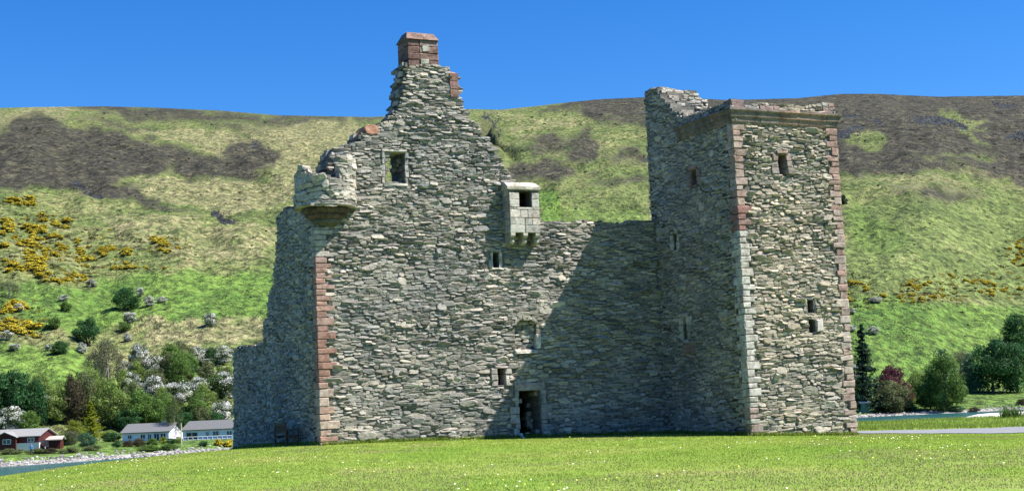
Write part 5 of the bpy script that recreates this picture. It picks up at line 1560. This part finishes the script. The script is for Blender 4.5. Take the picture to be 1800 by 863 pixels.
# pale shingle spit showing in the loch on the right
k_ = NT('shingle'); k_.col(k_.ramp(k_.noise(k_.coord(), 2.5, 4, .8), [(.3, (.35, .33, .29)), (.6, (.70, .66, .60))]))
m = MB(); xs_ = np.linspace(0, 1, 40)
P1 = at(1695, 744.5, 232); P2 = at(1830, 744, 240)
for i in range(39):
    f0, f1 = xs_[i], xs_[i + 1]
    def e_(f, s): 
        c = P1 + (P2 - P1) * f; w = 4.5 * math.sin(min(1, f * 1.4) * math.pi / 2) ** .6 * (1 + .2 * math.sin(f * 17))
        return (c[0], c[1] + s * w * 2.5, WATER + (.0 if abs(s) > .5 else .5 * min(1, f * 4)) - (.05 if abs(s) > .5 else 0))
    ss = (-1, -.4, .4, 1)
    m.add([e_(f, s) for f in (f0, f1) for s in ss], [(j, j + 1, j + 5, j + 4) for j in range(3)])
tag(m.build('shingle_spit', k_.m), kind='structure')

# clump of sword-leaved plants on the near bank
def clump(px, base, D, w, h, label):
    P = at(px, base, D); z = float(near_h(np.array([P[0]]), np.array([P[1]]))[0]); e = empty('flax_plant', (P[0], P[1], z)); tag(e, label, 'plant')
    for nm_, n_, col in (('leaves', 260, (.07, .13, .03)),):
        m = MB()
        for i in range(n_):
            a = random.random() * 6.28; lean = random.random() ** .7; L_ = h * random.uniform(.6, 1.1); bx_ = P[0] + random.uniform(-1, 1) * w * .35; by_ = P[1] + random.uniform(-1, 1) * .5
            pts_ = []
            for f in np.linspace(0, 1, 5):
                pts_.append((bx_ + math.cos(a) * lean * f * f * L_ * .8, by_ + math.sin(a) * lean * f * f * L_ * .8, z - .1 + L_ * (f - .35 * lean * f * f)))
            ww = .035; V = []
            for j, p_ in enumerate(pts_):
                q_ = ww * (1 - j / 4.3); V += [(p_[0] - math.sin(a) * q_, p_[1] + math.cos(a) * q_, p_[2]), (p_[0] + math.sin(a) * q_, p_[1] - math.cos(a) * q_, p_[2])]
            m.add(V, [(2 * j, 2 * j + 1, 2 * j + 3, 2 * j + 2) for j in range(4)], col=np.array(col) * random.uniform(.6, 1.6))
        m.build(nm_, MAT['leaf'], e)
clump(1780, 750, 96, 1.8, 1.1, 'sword-leaved plant clump on the near bank at the right picture edge')

# ---------------------------------------------------------------- turf: blades, daisies and taller grass
def blades(X, Y, hmin, hmax, wid, cols, name, label):
    n_ = len(X); Z = near_h(X, Y)
    a = rng.random(n_) * 6.283; h_ = hmin + (hmax - hmin) * rng.random(n_); ln = (rng.random(n_) - .2) * .8 * h_
    b = rng.random(n_) * 6.283
    V = np.stack([np.stack([X - np.cos(a) * wid, Y - np.sin(a) * wid, Z - .01], -1), np.stack([X + np.cos(a) * wid, Y + np.sin(a) * wid, Z - .01], -1), np.stack([X + np.cos(b) * ln, Y + np.sin(b) * ln, Z + h_], -1)], 1)
    m = MB(); m.add(V.reshape(-1, 3), None, np.arange(n_ * 3).reshape(-1, 3), col=np.repeat(cols, 3, axis=0))
    tag(m.build(name, MAT['grass']), label, 'grass', kind='stuff')
n_ = 460000
Y = 23 + (64 - 23) * rng.random(n_) ** .85; X = (rng.random(n_) - .5) * 2 * (Y * .42 + 9)
def outside(X, Y):
    P = np.stack([X - A3[0], Y - A3[1]], -1); u_ = P @ U[:2]; v_ = P @ V_[:2]
    blk = (u_ > 0) & (u_ < tA) & (v_ > -.02) & (v_ < 13)
    P = np.stack([X - C3[0], Y - C3[1]], -1); u_ = P @ U[:2]; v_ = P @ V_[:2]
    blk |= (u_ > 0) & (u_ < kD) & (v_ > -.02) & (v_ < 8)
    yp = 61.0 + (X - 14) * .075
    blk |= (X > 14.3) & (Y > yp - .15) & (Y < yp + 6.5)
    return ~blk
ok = outside(X, Y); X, Y = X[ok], Y[ok]
t_ = fbm(X * .35, Y * .2, 90, 4)[:, None]; t2 = fbm(X * 2, Y * 1.2, 95, 3)[:, None]
c = np.array([(.25, .375, .045)]) * (1 - t_) + np.array([(.38, .42, .09)]) * t_
c = c * (.80 + .65 * t2) * (.75 + .5 * rng.random((len(X), 1)))
dry = (fbm(X * .3 + 9, Y * .18, 99, 4) + .10 * (Y < 38) + .08 * (Y < 32) > .60) & (rng.random(len(X)) < .5)
c[dry] = np.array((.36, .31, .15)) * (.7 + .5 * rng.random((dry.sum(), 1)))
blades(X, Y, .015, .045, .017, c, 'turf', 'short mown grass with dry straw patches in front of the castle')
# daisies in loose drifts
n_ = 4500; Y = 24 + 36 * rng.random(n_); X = (rng.random(n_) - .5) * 2 * (Y * .42 + 8)
dn = fbm(X * .45, Y * .3, 120, 4); ok = outside(X, Y) & (rng.random(n_) < np.clip((dn - .46) * 2.2, .02, 1) ** 1.5); X, Y = X[ok], Y[ok]; Z = near_h(X, Y) + .05
s_ = .010 + .008 * rng.random(len(X))
V = np.stack([np.stack([X - s_, Y - s_, Z], -1), np.stack([X + s_, Y - s_, Z], -1), np.stack([X + s_, Y + s_, Z + .02], -1), np.stack([X - s_, Y + s_, Z + .02], -1)], 1)
c = np.where(rng.random((len(X), 1)) < .45, np.array([[.65, .62, .12]]), np.array([[.70, .70, .55]]))
m = MB(); m.add(V.reshape(-1, 3), np.arange(len(X) * 4).reshape(-1, 4), col=np.repeat(c, 4, axis=0)); print('daisies', len(X))
tag(m.build('daisies', MAT['paint']), 'white daisies and buttercups sprinkled over the lawn', 'flowers', kind='stuff')
# longer grass at the wall feet and along the bank beyond the path
segs = [(A3, A3 + U * tA, 900), (C3 - N * 0, C3 + U * kD, 400), (A3, A3 + V_ * (-smin), 600), (C3, C3 + V_ * kB, 300), (D3, D3 + V_ * 6, 150)]
XX = []; YY = []
for a, b, n2 in segs:
    n2 *= 5
    t_ = rng.random(n2)[:, None]; d_ = (b - a)[:2]; nn_ = np.array([d_[1], -d_[0]]) / np.hypot(*d_)
    if np.dot(nn_, np.array([0.0, -1.0]) if abs(d_[0]) > abs(d_[1]) else np.array([-1.0, 0.0])) < 0: nn_ = -nn_
    q_ = a[:2] + d_ * t_ + nn_ * (.03 + .16 * rng.random((n2, 1)) ** 1.5); XX.append(q_[:, 0]); YY.append(q_[:, 1])
n2 = 42000; Xb = 12 + 48 * rng.random(n2); yb = 61.0 + (Xb - 14) * .075 + 6.4 + 38 * rng.random(n2) ** 1.4; ok = np.ones(n2, bool)
XX.append(Xb); YY.append(yb); X = np.concatenate(XX); Y = np.concatenate(YY)
c = np.array([(.20, .27, .045)]) * (.6 + .9 * rng.random((len(X), 1)))
blades(X, Y, .08, .22, .02, c, 'long_grass', 'longer grass at the foot of the castle walls and along the bank beyond the path')
